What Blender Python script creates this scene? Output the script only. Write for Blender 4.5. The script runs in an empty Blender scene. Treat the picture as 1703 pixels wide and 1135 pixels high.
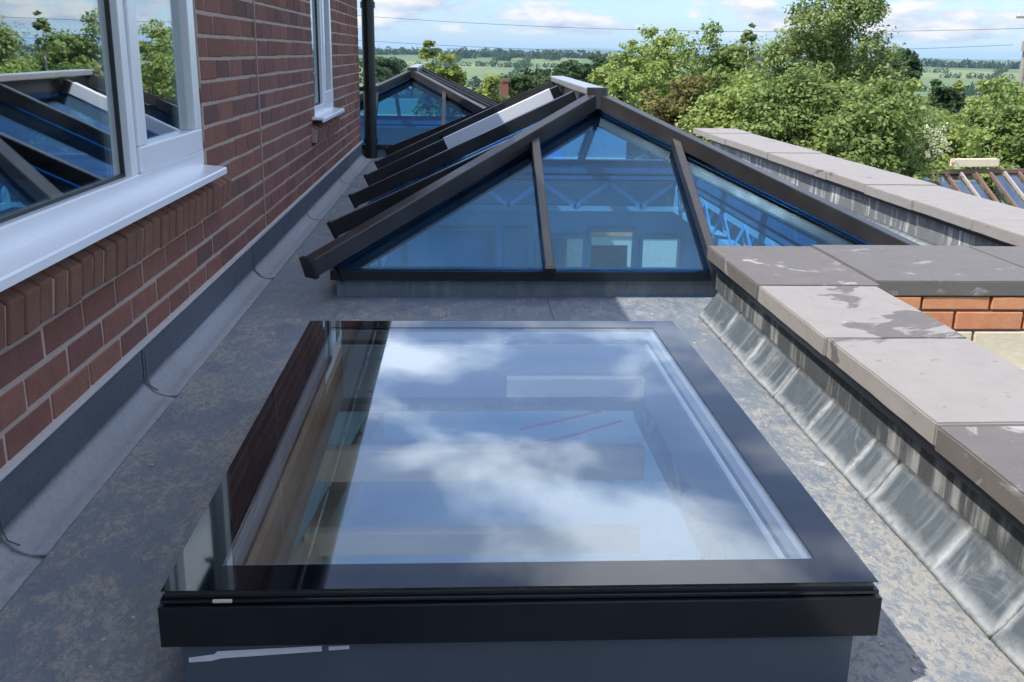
import bpy, bmesh, math, random
import numpy as np
from mathutils import Vector, Matrix
R = math.radians
random.seed(7); rng = np.random.default_rng(7)
sc = bpy.context.scene
C = sc.collection

# ------------------------------------------------------------------ camera (eye at the origin, metres, z up)
PITCH, YAW, ROLL, FPX = .28414, .05568, .01563, 1643.0
cam = bpy.data.cameras.new('camera'); co = bpy.data.objects.new('camera', cam); C.objects.link(co)
fwd = Vector((math.sin(YAW)*math.cos(PITCH), math.cos(YAW)*math.cos(PITCH), -math.sin(PITCH)))
rt = Vector((math.cos(YAW), -math.sin(YAW), 0)); up = rt.cross(fwd)
r2 = rt*math.cos(ROLL)+up*math.sin(ROLL); u2 = up*math.cos(ROLL)-rt*math.sin(ROLL)
co.matrix_world = Matrix((r2, u2, -fwd)).transposed().to_4x4()
cam.sensor_width = 36; cam.lens = 36*FPX/1703; cam.clip_start = .05; cam.clip_end = 60000
sc.camera = co

# ------------------------------------------------------------------ sky and sun
SUN = Vector((-1, -.55, 1.48)).normalized()          # towards the sun
EL = math.asin(SUN.z); AZ = math.atan2(SUN.x, SUN.y)
w = bpy.data.worlds.new('World'); sc.world = w; w.use_nodes = True
wn, wl = w.node_tree.nodes, w.node_tree.links
def N(nodes, t, **kw):
    n = nodes.new(t)
    for k, v in kw.items():
        if k.startswith('i_'):
            n.inputs[int(k[2:]) if k[2:].isdigit() else k[2:].replace('_', ' ')].default_value = v
        else: setattr(n, k, v)
    return n
bg = wn['Background']; bg.inputs[1].default_value = .12
sky = N(wn, 'ShaderNodeTexSky'); sky.sky_type = 'NISHITA'; sky.sun_disc = False
sky.sun_elevation = EL; sky.sun_rotation = AZ; sky.air_density = 1.0; sky.dust_density = .6; sky.ozone_density = 2.0
tc = N(wn, 'ShaderNodeTexCoord'); sep = N(wn, 'ShaderNodeSeparateXYZ'); wl.new(tc.outputs['Generated'], sep.inputs[0])
def wmath(op, a, b=None, c=None, clamp=False):
    n = wn.new('ShaderNodeMath'); n.operation = op; n.use_clamp = clamp
    for i, v in enumerate((a, b, c)):
        if v is None: continue
        if isinstance(v, (int, float)): n.inputs[i].default_value = v
        else: wl.new(v, n.inputs[i])
    return n.outputs[0]
zc = wmath('ADD', wmath('MAXIMUM', sep.outputs[2], 0.0), .13)
cmb = N(wn, 'ShaderNodeCombineXYZ')
wl.new(wmath('DIVIDE', sep.outputs[0], zc), cmb.inputs[0]); wl.new(wmath('DIVIDE', sep.outputs[1], zc), cmb.inputs[1])
mp = N(wn, 'ShaderNodeMapping'); mp.inputs['Location'].default_value = (5.3, 1.7, 0); wl.new(cmb.outputs[0], mp.inputs[0])
n1 = N(wn, 'ShaderNodeTexNoise', i_Scale=2.1, i_Detail=7.0, i_Roughness=.50, i_Distortion=.25); wl.new(mp.outputs[0], n1.inputs['Vector'])
high = wmath('MULTIPLY', wmath('SMOOTH_MIN', wmath('MULTIPLY', wmath('SUBTRACT', n1.outputs[0], .455), 6.5, clamp=True), 1.0, .1), .85)
high = wmath('MAXIMUM', high, wmath('MULTIPLY', n1.outputs[0], .28))
# low cumulus along the horizon
az = wmath('ARCTAN2', sep.outputs[0], sep.outputs[1])
c2 = N(wn, 'ShaderNodeCombineXYZ'); wl.new(wmath('MULTIPLY', az, 8.5), c2.inputs[0]); wl.new(wmath('MULTIPLY', sep.outputs[2], 26.0), c2.inputs[1])
c2.inputs[2].default_value = 3.1
n2 = N(wn, 'ShaderNodeTexNoise', i_Scale=1.0, i_Detail=8.0, i_Roughness=.58); wl.new(c2.outputs[0], n2.inputs['Vector'])
band = N(wn, 'ShaderNodeValToRGB'); wl.new(sep.outputs[2], band.inputs[0])
cr = band.color_ramp; cr.elements[0].position = 0.0; cr.elements[0].color = (0, 0, 0, 1)
cr.elements[1].position = .16; cr.elements[1].color = (0, 0, 0, 1)
for p, v in ((.008, .0), (.018, .245), (.050, .245), (.085, .06)):
    e = cr.elements.new(p); e.color = (v, v, v, 1)
c3 = N(wn, 'ShaderNodeVectorMath'); c3.operation = 'ADD'; wl.new(c2.outputs[0], c3.inputs[0]); c3.inputs[1].default_value = (-.12, .22, 0)
n2b = N(wn, 'ShaderNodeTexNoise', i_Scale=1.0, i_Detail=6.0, i_Roughness=.58); wl.new(c3.outputs[0], n2b.inputs['Vector'])
litc = wmath('MULTIPLY_ADD', wmath('SUBTRACT', n2.outputs[0], n2b.outputs[0]), 5.0, .5, clamp=True)
low = wmath('MULTIPLY', wmath('SUBTRACT', wmath('ADD', n2.outputs[0], band.outputs[0]), .725), 14.0, clamp=True)
streak_c = N(wn, 'ShaderNodeCombineXYZ'); wl.new(wmath('MULTIPLY', az, 3.0), streak_c.inputs[0]); wl.new(wmath('MULTIPLY', sep.outputs[2], 45.0), streak_c.inputs[1])
n3 = N(wn, 'ShaderNodeTexNoise', i_Scale=1.0, i_Detail=5.0, i_Roughness=.5); wl.new(streak_c.outputs[0], n3.inputs['Vector'])
streak = wmath('MULTIPLY', wmath('MULTIPLY', wmath('SUBTRACT', n3.outputs[0], .46), 3.5, clamp=True),
               wmath('MULTIPLY', wmath('SUBTRACT', sep.outputs[2], .005), 40.0, clamp=True))
def mixrgb(nodes, links, fac, a, b):
    m = nodes.new('ShaderNodeMix'); m.data_type = 'RGBA'; m.clamp_factor = True
    for i, v in ((0, fac), (6, a), (7, b)):
        if hasattr(v, 'is_linked'): links.new(v, m.inputs[i])
        elif i == 0: m.inputs[0].default_value = v
        else: m.inputs[i].default_value = (*v, 1)
    return m.outputs[2]
tint = wn.new('ShaderNodeMix'); tint.data_type = 'RGBA'; tint.blend_type = 'MULTIPLY'; tint.inputs[0].default_value = 1
wl.new(sky.outputs[0], tint.inputs[6]); tint.inputs[7].default_value = (.56, .69, .94, 1)
s1 = mixrgb(wn, wl, wmath('MULTIPLY', streak, .40), tint.outputs[2], (2.2, 2.75, 3.65))
shade = mixrgb(wn, wl, litc, (2.2, 2.7, 3.5), (4.7, 4.5, 4.3))
s2 = mixrgb(wn, wl, wmath('MULTIPLY', low, .95), s1, shade)
hcol = mixrgb(wn, wl, n1.outputs[0], (5.5, 6.8, 8.8), (11.5, 11.8, 12.4))
s3 = mixrgb(wn, wl, wmath('MULTIPLY', high, wmath('MULTIPLY', wmath('SUBTRACT', sep.outputs[2], .12), 8.0, clamp=True)), s2, hcol)
wl.new(s3, bg.inputs[0])
sun = bpy.data.lights.new('sun', 'SUN'); sun.energy = 3.2; sun.angle = R(.53); sun.color = (1, .95, .87)
so = bpy.data.objects.new('sun', sun); C.objects.link(so); so.rotation_euler = SUN.to_track_quat('Z', 'Y').to_euler()
sc.view_settings.view_transform = 'Standard'; sc.view_settings.look = 'None'
sc.view_settings.exposure = .95; sc.view_settings.gamma = 1; sc.view_settings.use_curve_mapping = False
sc.cycles.max_bounces = 10; sc.cycles.transparent_max_bounces = 24; sc.cycles.glossy_bounces = 5; sc.cycles.caustics_reflective = False
sc.cycles.use_denoising = True; sc.cycles.volume_bounces = 0

# ------------------------------------------------------------------ materials
def rgba(c): return (*c, 1)
class M_:
    def __init__(s, name):
        s.m = bpy.data.materials.new(name); s.m.use_nodes = True
        s.n = s.m.node_tree.nodes; s.l = s.m.node_tree.links
        s.p = s.n['Principled BSDF']; s.out = s.n['Material Output']
        s.tc = s.n.new('ShaderNodeTexCoord')
    def vec(s, scale=(1, 1, 1), src='Object', rot=(0, 0, 0)):
        m = s.n.new('ShaderNodeMapping'); m.inputs['Scale'].default_value = scale; m.inputs['Rotation'].default_value = rot
        if src == 'World':
            g = s.n.new('ShaderNodeNewGeometry'); s.l.new(g.outputs['Position'], m.inputs[0])
        else: s.l.new(s.tc.outputs[src], m.inputs[0])
        return m.outputs[0]
    def noise(s, scale, detail=5, rough=.55, vec=None, dist=0):
        t = s.n.new('ShaderNodeTexNoise'); t.inputs['Scale'].default_value = scale; t.inputs['Detail'].default_value = detail
        t.inputs['Roughness'].default_value = rough; t.inputs['Distortion'].default_value = dist
        s.l.new(vec if vec is not None else s.vec(), t.inputs['Vector']); return t.outputs[0]
    def ramp(s, fac, stops):
        r = s.n.new('ShaderNodeValToRGB'); s.l.new(fac, r.inputs[0]); e = r.color_ramp.elements
        while len(e) < len(stops): e.new(.5)
        for q, (p, c) in zip(e, stops):
            q.position = p; q.color = rgba(c) if hasattr(c, '__len__') else (c, c, c, 1)
        return r.outputs[0]
    def math(s, op, a, b=0, c=None, clamp=False):
        n = s.n.new('ShaderNodeMath'); n.operation = op; n.use_clamp = clamp
        for i, v in enumerate((a, b, c)):
            if v is None: continue
            if isinstance(v, (int, float)): n.inputs[i].default_value = v
            else: s.l.new(v, n.inputs[i])
        return n.outputs[0]
    def mix(s, f, a, b): return mixrgb(s.n, s.l, f, a, b)
    def color(s, v):
        if hasattr(v, 'is_linked'): s.l.new(v, s.p.inputs['Base Color'])
        else: s.p.inputs['Base Color'].default_value = rgba(v)
    def rough(s, v):
        if hasattr(v, 'is_linked'): s.l.new(v, s.p.inputs['Roughness'])
        else: s.p.inputs['Roughness'].default_value = v
    def bump(s, h, strength=.3, dist=.01):
        b = s.n.new('ShaderNodeBump'); b.inputs['Strength'].default_value = strength; b.inputs['Distance'].default_value = dist
        s.l.new(h, b.inputs['Height']); s.l.new(b.outputs[0], s.p.inputs['Normal'])
    def rand(s):
        g = s.n.new('ShaderNodeNewGeometry'); o = s.n.new('ShaderNodeObjectInfo')
        return s.math('FRACT', s.math('ADD', g.outputs['Random Per Island'], o.outputs['Random']))
def simple(name, c, rough=.5, var=.15, scale=8, bump=.0, metal=0, bscale=60):
    m = M_(name); n = m.noise(scale, 6, .6)
    m.color(m.mix(n, tuple(x*(1-var) for x in c), tuple(min(1, x*(1+var)) for x in c))); m.rough(rough)
    m.p.inputs['Metallic'].default_value = metal
    if bump: m.bump(m.noise(bscale, 4), bump, .003)
    return m.m
# brick: dark red, mottled, sandy
def brick_mat(name, stops, soot=True):
    m = M_(name); r = m.rand(); c = m.ramp(r, stops); n = m.noise(22, 6, .65, m.vec(src='World')); f = m.noise(160, 3, .7, m.vec(src='World'))
    c = m.mix(m.ramp(n, ((.35, 0), (.75, .45))), c, (.075, .032, .028) if soot else (.62, .36, .2))
    c = m.mix(m.ramp(f, ((.5, 0), (.8, .35))), c, (.33, .2, .15)); m.color(c); m.rough(.92)
    m.bump(m.math('ADD', n, m.math('MULTIPLY', f, .6)), .55, .004); return m.m
BRICK = brick_mat('red_brick', ((0, (.165, .062, .044)), (.3, (.205, .076, .050)), (.6, (.24, .095, .062)), (.85, (.17, .068, .050)), (1, (.10, .048, .042))))
CILLB = brick_mat('cill_brick', ((0, (.17, .075, .045)), (.5, (.205, .092, .054)), (1, (.165, .070, .044))))
ORANGE = brick_mat('orange_brick', ((0, (.50, .17, .08)), (.5, (.60, .25, .11)), (1, (.52, .20, .11))), False)
BLOCK = simple('pale_block', (.62, .54, .40), .95, .22, 20, .5)
MORTAR = simple('mortar', (.38, .29, .24), .95, .22, 25, .5)
SEAL = simple('sealant', (.33, .25, .21), .8, .1)
WHITE = simple('white_upvc', (.80, .81, .84), .22, .03, 3)
GASKET = simple('gasket', (.015, .015, .017), .5, .1)
BLACKP = simple('black_plastic', (.008, .009, .011), .35, .2)
def powder(name, c, rough, spec=.5):
    m = M_(name); n = m.noise(5, 5); f = m.noise(400, 2)
    m.color(m.mix(m.ramp(n, ((.4, 0), (.8, 1))), c, tuple(x*1.5+.004 for x in c))); m.rough(m.ramp(n, ((.3, rough*.8), (.8, min(1, rough*1.5)))))
    m.p.inputs['Specular IOR Level'].default_value = spec; m.bump(f, .06, .001); return m.m
FRAME = powder('anthracite_frame', (.0065, .008, .011), .30, .35)
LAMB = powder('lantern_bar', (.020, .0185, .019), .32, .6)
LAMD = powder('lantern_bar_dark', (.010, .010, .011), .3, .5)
def border():
    m = M_('black_glass_border'); m.color((.003, .0045, .008)); m.rough(.035); m.p.inputs['IOR'].default_value = 1.62
    m.bump(m.noise(1.6, 2), .02, .01); return m.m
BORDER = border()
def glass(name, tint, r0, power, boost=1.0, reftint=(1, 1, 1), wav=.0, dust=.022):
    m = M_(name); n, l = m.n, m.l; n.remove(m.p)
    tr = n.new('ShaderNodeBsdfTransparent'); tr.inputs[0].default_value = rgba(tint)
    gl = n.new('ShaderNodeBsdfGlossy'); gl.inputs['Roughness'].default_value = 0.0; gl.inputs[0].default_value = rgba(reftint)
    lw = n.new('ShaderNodeLayerWeight'); lw.inputs[0].default_value = .5
    f = m.math('MULTIPLY_ADD', m.math('POWER', lw.outputs['Facing'], power), (1-r0)*boost, r0, clamp=True)
    if wav:
        b = n.new('ShaderNodeBump'); b.inputs['Strength'].default_value = wav; b.inputs['Distance'].default_value = .01
        l.new(m.noise(2.0, 1, .3), b.inputs['Height']); l.new(b.outputs[0], gl.inputs['Normal'])
    mx = n.new('ShaderNodeMixShader'); l.new(f, mx.inputs[0]); l.new(tr.outputs[0], mx.inputs[1]); l.new(gl.outputs[0], mx.inputs[2])
    dd = n.new('ShaderNodeBsdfDiffuse'); dd.inputs[0].default_value = (.6, .6, .57, 1); m2 = n.new('ShaderNodeMixShader'); w3 = m.vec(src='World')
    k = m.math('MULTIPLY_ADD', m.ramp(m.noise(2.5, 6, .65, w3, .6), ((.45, 0), (.75, 1))), dust, m.math('MULTIPLY', m.ramp(m.noise(150, 2, .5, w3), ((.70, 0), (.74, 1))), dust*3))
    l.new(k, m2.inputs[0]); l.new(mx.outputs[0], m2.inputs[1]); l.new(dd.outputs[0], m2.inputs[2])
    l.new(m2.outputs[0], m.out.inputs[0]); return m.m
GLASS_SKY = glass('skylight_glass', (.95, .97, .98), .06, 2.1, .46, (.90, .96, 1), .03, .05)
GLASS_LAN = glass('blue_lantern_glass', (.50, .77, 1.0), .02, 3.3, .36, (.60, .84, 1), .02, .008)
GLASS_WIN = glass('window_glass', (.90, .95, .94), .14, 1.1, .70, (.90, .97, 1), .03)
GLASS_GH = glass('greenhouse_glass', (.45, .58, .66), .25, 1.5, .75, (.8, .9, 1), .25, .08)
FILM = simple('protective_film', (.66, .68, .71), .35, .05)
RIDGE = simple('ridge_cap_grey', (.30, .30, .315), .25, .12, 6)
# weathered grey roof membrane with sandy residue
def roof_mat():
    m = M_('roof_membrane'); v = m.vec(src='World')
    big = m.noise(1.3, 4, .5, v); mid = m.noise(7, 7, .68, m.vec((1, .62, 1), 'World', (0, 0, R(24))), 1.1)
    fine = m.noise(52, 7, .74, m.vec((1, .5, 1), 'World', (0, 0, R(28))), .9); grit = m.noise(220, 3, .8, v)
    base = m.mix(big, (.115, .145, .185), (.19, .23, .28))
    base = m.mix(m.ramp(mid, ((.38, 0), (.62, .6))), base, (.20, .21, .215))
    g = m.n.new('ShaderNodeNewGeometry'); sp = m.n.new('ShaderNodeSeparateXYZ'); m.l.new(g.outputs['Position'], sp.inputs[0])
    # residue lies where the water stood: near half of the roof, denser towards the parapet
    near = m.math('MULTIPLY_ADD', sp.outputs[1], -.032, .105); right = m.math('MULTIPLY_ADD', sp.outputs[0], .004, .0)
    zone = m.noise(2.6, 4, .55, m.vec((1, .5, 1), 'World', (0, 0, R(20))), .6)
    k = m.math('ADD', m.math('ADD', m.math('ADD', m.math('MULTIPLY', fine, .36), m.math('ADD', m.math('MULTIPLY', mid, .34), m.math('MULTIPLY', zone, .34))), near), right)
    sand = m.ramp(k, ((.503, 0), (.575, 1)))
    vf = m.noise(75, 6, .75, m.vec((1, .6, 1), 'World', (0, 0, R(20))), .6)
    sand = m.math('MULTIPLY', sand, m.ramp(vf, ((.42, .0), (.54, 1))))
    c = m.mix(m.math('MULTIPLY', sand, .8), base, m.mix(vf, (.23, .215, .19), (.55, .51, .44)))
    c = m.mix(m.ramp(vf, ((.54, 0), (.70, .5))), c, (.06, .075, .095))
    white = m.ramp(m.noise(18, 8, .75, v, .8), ((.60, 0), (.74, .65)))
    c = m.mix(m.math('MULTIPLY', white, m.math('MULTIPLY_ADD', sp.outputs[0], 1.0, .1, clamp=True)), c, (.60, .60, .58))
    c = m.mix(m.ramp(grit, ((.56, 0), (.75, .35))), c, (.42, .40, .36)); m.color(c)
    m.rough(m.ramp(mid, ((.35, .30), (.62, .75)))); m.bump(m.math('ADD', fine, m.math('MULTIPLY', grit, .5)), .6, .008); return m.m
ROOF = roof_mat()
def lead_mat(name, a, b, streak_axis, amount, white=(.62, .65, .67), joints=None):
    m = M_(name); v = m.vec(src='World'); n = m.noise(5, 7, .65, v); f = m.noise(60, 5, .7, v)
    sc_ = {'y': (1.2, 26, 1.2), 'z': (20, 20, 1.5)}[streak_axis]
    s = m.noise(1.0, 5, .65, m.vec(sc_, 'World')); s2 = m.noise(3.2, 4, .6, v)
    c = m.mix(n, a, b); c = m.mix(m.ramp(f, ((.45, 0), (.8, .35))), c, tuple(x*.5 for x in a))
    c = m.mix(m.math('MULTIPLY', m.ramp(m.math('MULTIPLY', s, m.math('ADD', s2, .5)), ((.50, 0), (.66, 1))), amount), c, white)
    if joints:
        g = m.n.new('ShaderNodeNewGeometry'); sp = m.n.new('ShaderNodeSeparateXYZ'); m.l.new(g.outputs['Position'], sp.inputs[0]); tot = None
        yw = m.math('ADD', sp.outputs[1], m.math('MULTIPLY', m.math('SUBTRACT', m.noise(9, 4, .6, v), .5), .03))
        for yj, wd in joints:
            b = m.math('SUBTRACT', 1, m.math('DIVIDE', m.math('ABSOLUTE', m.math('SUBTRACT', yw, yj)), wd), clamp=True)
            tot = b if tot is None else m.math('MAXIMUM', tot, b)
        xe = m.math('MULTIPLY', m.math('SUBTRACT', .897, m.math('ADD', sp.outputs[0], m.math('MULTIPLY', m.noise(14, 4, .6, v), -.02))), 60, clamp=True)
        xt = m.math('MULTIPLY', m.math('SUBTRACT', sp.outputs[0], .942), 80, clamp=True)
        k = m.math('MULTIPLY', m.math('MAXIMUM', m.math('MAXIMUM', tot, m.math('MULTIPLY', xe, .75)), m.math('MULTIPLY', xt, .6)), m.ramp(m.noise(24, 6, .7, v), ((.34, .35), (.52, 1))))
        c = m.mix(k, c, (.74, .76, .77))
        c = m.mix(m.math('MULTIPLY', m.ramp(m.noise(6, 6, .7, v, 1), ((.56, 0), (.7, .6))), 1), c, (.62, .64, .65))
    m.color(c); m.rough(m.ramp(n, ((.3, .38), (.7, .7)))); m.bump(m.math('ADD', n, f), .45, .008); return m.m
UPST = lead_mat('wall_upstand', (.14, .17, .21), (.25, .29, .335), 'z', .15, (.3, .33, .36))
FILL = lead_mat('wall_fillet', (.46, .49, .53), (.62, .65, .69), 'y', .15)
PFILL = lead_mat('parapet_fillet', (.12, .15, .175), (.22, .26, .29), 'y', .38, joints=((1.06, .03), (1.40, .022), (1.62, .02), (1.93, .032), (2.06, .02), (2.33, .02), (2.60, .03), (2.9, .02), (3.2, .025)))
PUPST = lead_mat('parapet_upstand', (.10, .11, .12), (.22, .225, .225), 'z', .95, (.62, .62, .60))
CURB = lead_mat('kerb_membrane', (.10, .13, .155), (.17, .205, .235), 'z', .12)
CHALK = simple('white_residue', (.70, .72, .74), .8, .2, 40)
def upstand_mat():
    m = M_('skylight_upstand'); v = m.vec(src='World'); n = m.noise(4, 6, .6, v)
    m.color(m.mix(n, (.055, .075, .095), (.095, .118, .142))); m.rough(.33); m.bump(n, .15, .01); return m.m
SUPST = upstand_mat()
def coping_mat(name, thr, seedv):
    m = M_(name); v0 = m.n.new('ShaderNodeMapping'); v0.inputs['Location'].default_value = seedv; v0.inputs['Scale'].default_value = (1, 1, 2)
    g = m.n.new('ShaderNodeNewGeometry'); m.l.new(g.outputs['Position'], v0.inputs[0]); v = v0.outputs[0]
    st = m.noise(3.4, 5, .55, v, .5); f = m.noise(90, 5, .75, v); md = m.noise(14, 5, .6, v)
    dry = m.mix(md, (.225, .205, .190), (.31, .285, .265)); wet = m.mix(md, (.105, .092, .085), (.15, .133, .122))
    k = m.ramp(st, ((thr, 0), (thr+.012, 1)))
    wh = m.math('MULTIPLY', m.ramp(m.noise(5.5, 6, .6, v, 1.2), ((.60, 0), (.68, 1))), m.math('MULTIPLY', k, .8)); c = m.mix(wh, m.mix(k, dry, wet), (.40, .385, .37)); c = m.mix(m.ramp(f, ((.55, 0), (.8, .3))), c, (.30, .28, .26))
    sp = m.noise(26, 2, .5, v); c = m.mix(m.ramp(sp, ((.70, 0), (.71, .75))), c, (.19, .165, .15)); m.color(c)
    m.rough(m.math('MULTIPLY_ADD', k, -.2, .85)); m.bump(f, .25, .003); return m.m
COP_WET = coping_mat('coping_damp', .30, (1, 2, 0)); COP_MIX = coping_mat('coping_drying', .56, (3.1, 0, 1))
COP_DRY = coping_mat('coping_dry', .64, (6.3, 1.7, 2)); COP_PALE = coping_mat('coping_pale', .66, (2.3, 4.7, 3))
TIMBER = M_('timber'); _v = TIMBER.vec((3, 40, 3)); _n = TIMBER.noise(1, 5, .6, _v)
TIMBER.color(TIMBER.mix(_n, (.66, .52, .36), (.84, .74, .58))); TIMBER.rough(.75); TIMBER = TIMBER.m
CREAM = simple('cream_timber', (.88, .80, .62), .7, .06, 12)
DTIMB = simple('brown_timber', (.22, .14, .075), .8, .3, 14)
PLY = simple('plywood', (.42, .31, .19), .75, .25, 9)
BOARD = simple('plasterboard', (.82, .82, .80), .9, .06)
FOIL = simple('foil_insulation', (.80, .86, .90), .6, .06, 5, .3, 0)
GALV = simple('galvanised_steel', (.78, .80, .82), .4, .1, 20, 0, .3)
DARKIN = simple('dark_interior', (.075, .075, .08), .9, .2)
SCREED = simple('floor_screed', (.52, .51, .49), .9, .2, 3)
RED = simple('red_cable', (.55, .03, .03), .5, .1)
QUILT = simple('insulation_quilt', (.50, .52, .28), .95, .35, 12, .8, 0, 30)
RUST = simple('rusty_steel', (.17, .105, .085), .85, .4, 10, .4)
OLDW = simple('old_white_paint', (.34, .29, .27), .8, .3, 12)
TILE = simple('roof_tile', (.18, .085, .06), .9, .3, 6, .4)
BARK = simple('bark', (.16, .14, .11), .95, .35, 14, .8)
PALEBARK = simple('pale_bark', (.38, .36, .32), .9, .35, 14, .6)
POLE = simple('weathered_pole', (.27, .24, .21), .9, .25, 8, .4)
def leaf(name, a, b, c3):
    m = M_(name); r = m.rand(); n = m.noise(1.3, 3, .6, m.vec(src='World'))
    col = m.ramp(m.math('ADD', m.math('MULTIPLY', r, .55), m.math('MULTIPLY', n, .45)), ((.2, a), (.5, b), (.8, c3)))
    m.color(col); m.rough(.55); m.p.inputs['Specular IOR Level'].default_value = .12
    t = m.n.new('ShaderNodeBsdfTranslucent'); m.l.new(col, t.inputs[0]); mx = m.n.new('ShaderNodeMixShader'); mx.inputs[0].default_value = .42
    m.l.new(m.p.outputs[0], mx.inputs[1]); m.l.new(t.outputs[0], mx.inputs[2]); m.l.new(mx.outputs[0], m.out.inputs[0]); return m.m
L_MID = leaf('leaf_mid', (.11, .165, .04), (.20, .275, .08), (.32, .385, .15))
L_PALE = leaf('leaf_pale', (.16, .225, .05), (.29, .365, .10), (.42, .48, .19))
L_FEA = leaf('leaf_feathery', (.14, .20, .06), (.25, .32, .11), (.38, .44, .20))
L_YEL = leaf('leaf_yellow', (.13, .17, .035), (.24, .30, .07), (.36, .40, .13))
L_DARK = leaf('leaf_dark', (.035, .065, .028), (.065, .11, .045), (.12, .165, .07))
L_RED = leaf('leaf_reddish', (.13, .13, .04), (.22, .21, .07), (.28, .19, .09))
L_FLOW = leaf('flower_yellow', (.60, .50, .06), (.75, .65, .08), (.80, .72, .15))
L_CREAM = leaf('flower_cream', (.6, .6, .4), (.7, .7, .5), (.8, .8, .65))

# ------------------------------------------------------------------ mesh helpers
def link(name, me, mat, parent=None, loc=None):
    o = bpy.data.objects.new(name, me); C.objects.link(o)
    if mat is not None and not me.materials: me.materials.append(mat)
    if parent: o.parent = parent
    if loc is not None: o.location = loc
    return o
def tag(o, label=None, cat=None, group=None, kind=None):
    if label: o['label'] = label
    if cat: o['category'] = cat
    if group: o['group'] = group
    if kind: o['kind'] = kind
    return o
def thing(name, label, cat, loc=(0, 0, 0), group=None):
    o = bpy.data.objects.new(name, None); o.empty_display_size = .1; C.objects.link(o); o.location = loc
    return tag(o, label, cat, group)
class MB:
    """Collects shapes in one bmesh; build() links it as one mesh object (coordinates relative to `off`)."""
    def __init__(s): s.bm = bmesh.new()
    def box(s, x0, x1, y0, y1, z0, z1, bevel=0):
        r = bmesh.ops.create_cube(s.bm, size=1)['verts']
        for v in r: v.co = Vector(((x0+x1)/2+v.co.x*(x1-x0), (y0+y1)/2+v.co.y*(y1-y0), (z0+z1)/2+v.co.z*(z1-z0)))
        if bevel:
            es = list({e for v in r for e in v.link_edges})
            bmesh.ops.bevel(s.bm, geom=es, offset=bevel, segments=2, profile=.6, affect='EDGES')
        return s
    def poly(s, pts, faces):
        vs = [s.bm.verts.new(p) for p in pts]
        for f in faces: s.bm.faces.new([vs[i] for i in f])
        return s
    def bar(s, a, b, w, h, upv=(0, 0, 1), bevel=0, drop=0.0):
        """Rectangular bar from a to b, width w, height h measured along upv (its underside on the line when drop=0)."""
        a = Vector(a); b = Vector(b); d = (b-a).normalized(); side = d.cross(Vector(upv)).normalized(); u = side.cross(d).normalized()
        vs = []
        for p in (a, b):
            for sx, sz in ((-1, 0), (1, 0), (1, 1), (-1, 1)):
                vs.append(s.bm.verts.new(p+side*sx*w/2+u*(sz*h-drop)))
        for f in ((0, 1, 2, 3), (7, 6, 5, 4), (0, 4, 5, 1), (1, 5, 6, 2), (2, 6, 7, 3), (3, 7, 4, 0)): s.bm.faces.new([vs[i] for i in f])
        if bevel:
            bmesh.ops.bevel(s.bm, geom=list({e for v in vs for e in v.link_edges}), offset=bevel, segments=2, profile=.6, affect='EDGES')
        return s
    def tube(s, pts, r, n=10, r1=None):
        pts = [Vector(p) for p in pts]; rings = []
        for i, p in enumerate(pts):
            d = (pts[min(i+1, len(pts)-1)]-pts[max(i-1, 0)]).normalized()
            a = d.orthogonal().normalized() if i == 0 else (a-d*a.dot(d)).normalized()
            b = d.cross(a); rr = r if r1 is None else r+(r1-r)*i/(len(pts)-1)
            rings.append([s.bm.verts.new(p+(a*math.cos(t)+b*math.sin(t))*rr) for t in [2*math.pi*k/n for k in range(n)]])
        for q, t in zip(rings, rings[1:]):
            for k in range(n): s.bm.faces.new((q[k], q[(k+1) % n], t[(k+1) % n], t[k]))
        s.bm.faces.new(rings[0][::-1]); s.bm.faces.new(rings[-1]); return s
    def prism(s, prof, y0, y1):
        """prof: list of (x,z), extruded along y"""
        n = len(prof); a = [s.bm.verts.new((x, y0, z)) for x, z in prof]; b = [s.bm.verts.new((x, y1, z)) for x, z in prof]
        for i in range(n): s.bm.faces.new((a[i], a[(i+1) % n], b[(i+1) % n], b[i]))
        s.bm.faces.new(a[::-1]); s.bm.faces.new(b); return s
    def sheet(s, fn, nu, nv):
        g = [[s.bm.verts.new(fn(i/nu, j/nv)) for j in range(nv+1)] for i in range(nu+1)]
        for i in range(nu):
            for j in range(nv): s.bm.faces.new((g[i][j], g[i+1][j], g[i+1][j+1], g[i][j+1]))
        return s
    def build(s, name, mat, parent=None, smooth=False, off=None, kind=None):
        bmesh.ops.recalc_face_normals(s.bm, faces=s.bm.faces)
        me = bpy.data.meshes.new(name); 
        if parent is not None:
            off = parent.matrix_world.translation if off is None else off
            loc = Vector((0, 0, 0)); p = parent
            while p is not None: loc += Vector(p.location); p = p.parent
            bmesh.ops.translate(s.bm, verts=s.bm.verts, vec=-loc)
        s.bm.to_mesh(me); s.bm.free()
        if smooth:
            for f in me.polygons: f.use_smooth = True
        o = link(name, me, mat, parent)
        if kind: o['kind'] = kind
        return o
def wob(x, y, z=0, s=1.0):
    from mathutils import noise
    return noise.noise(Vector((x*s, y*s, z*s)))

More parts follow.
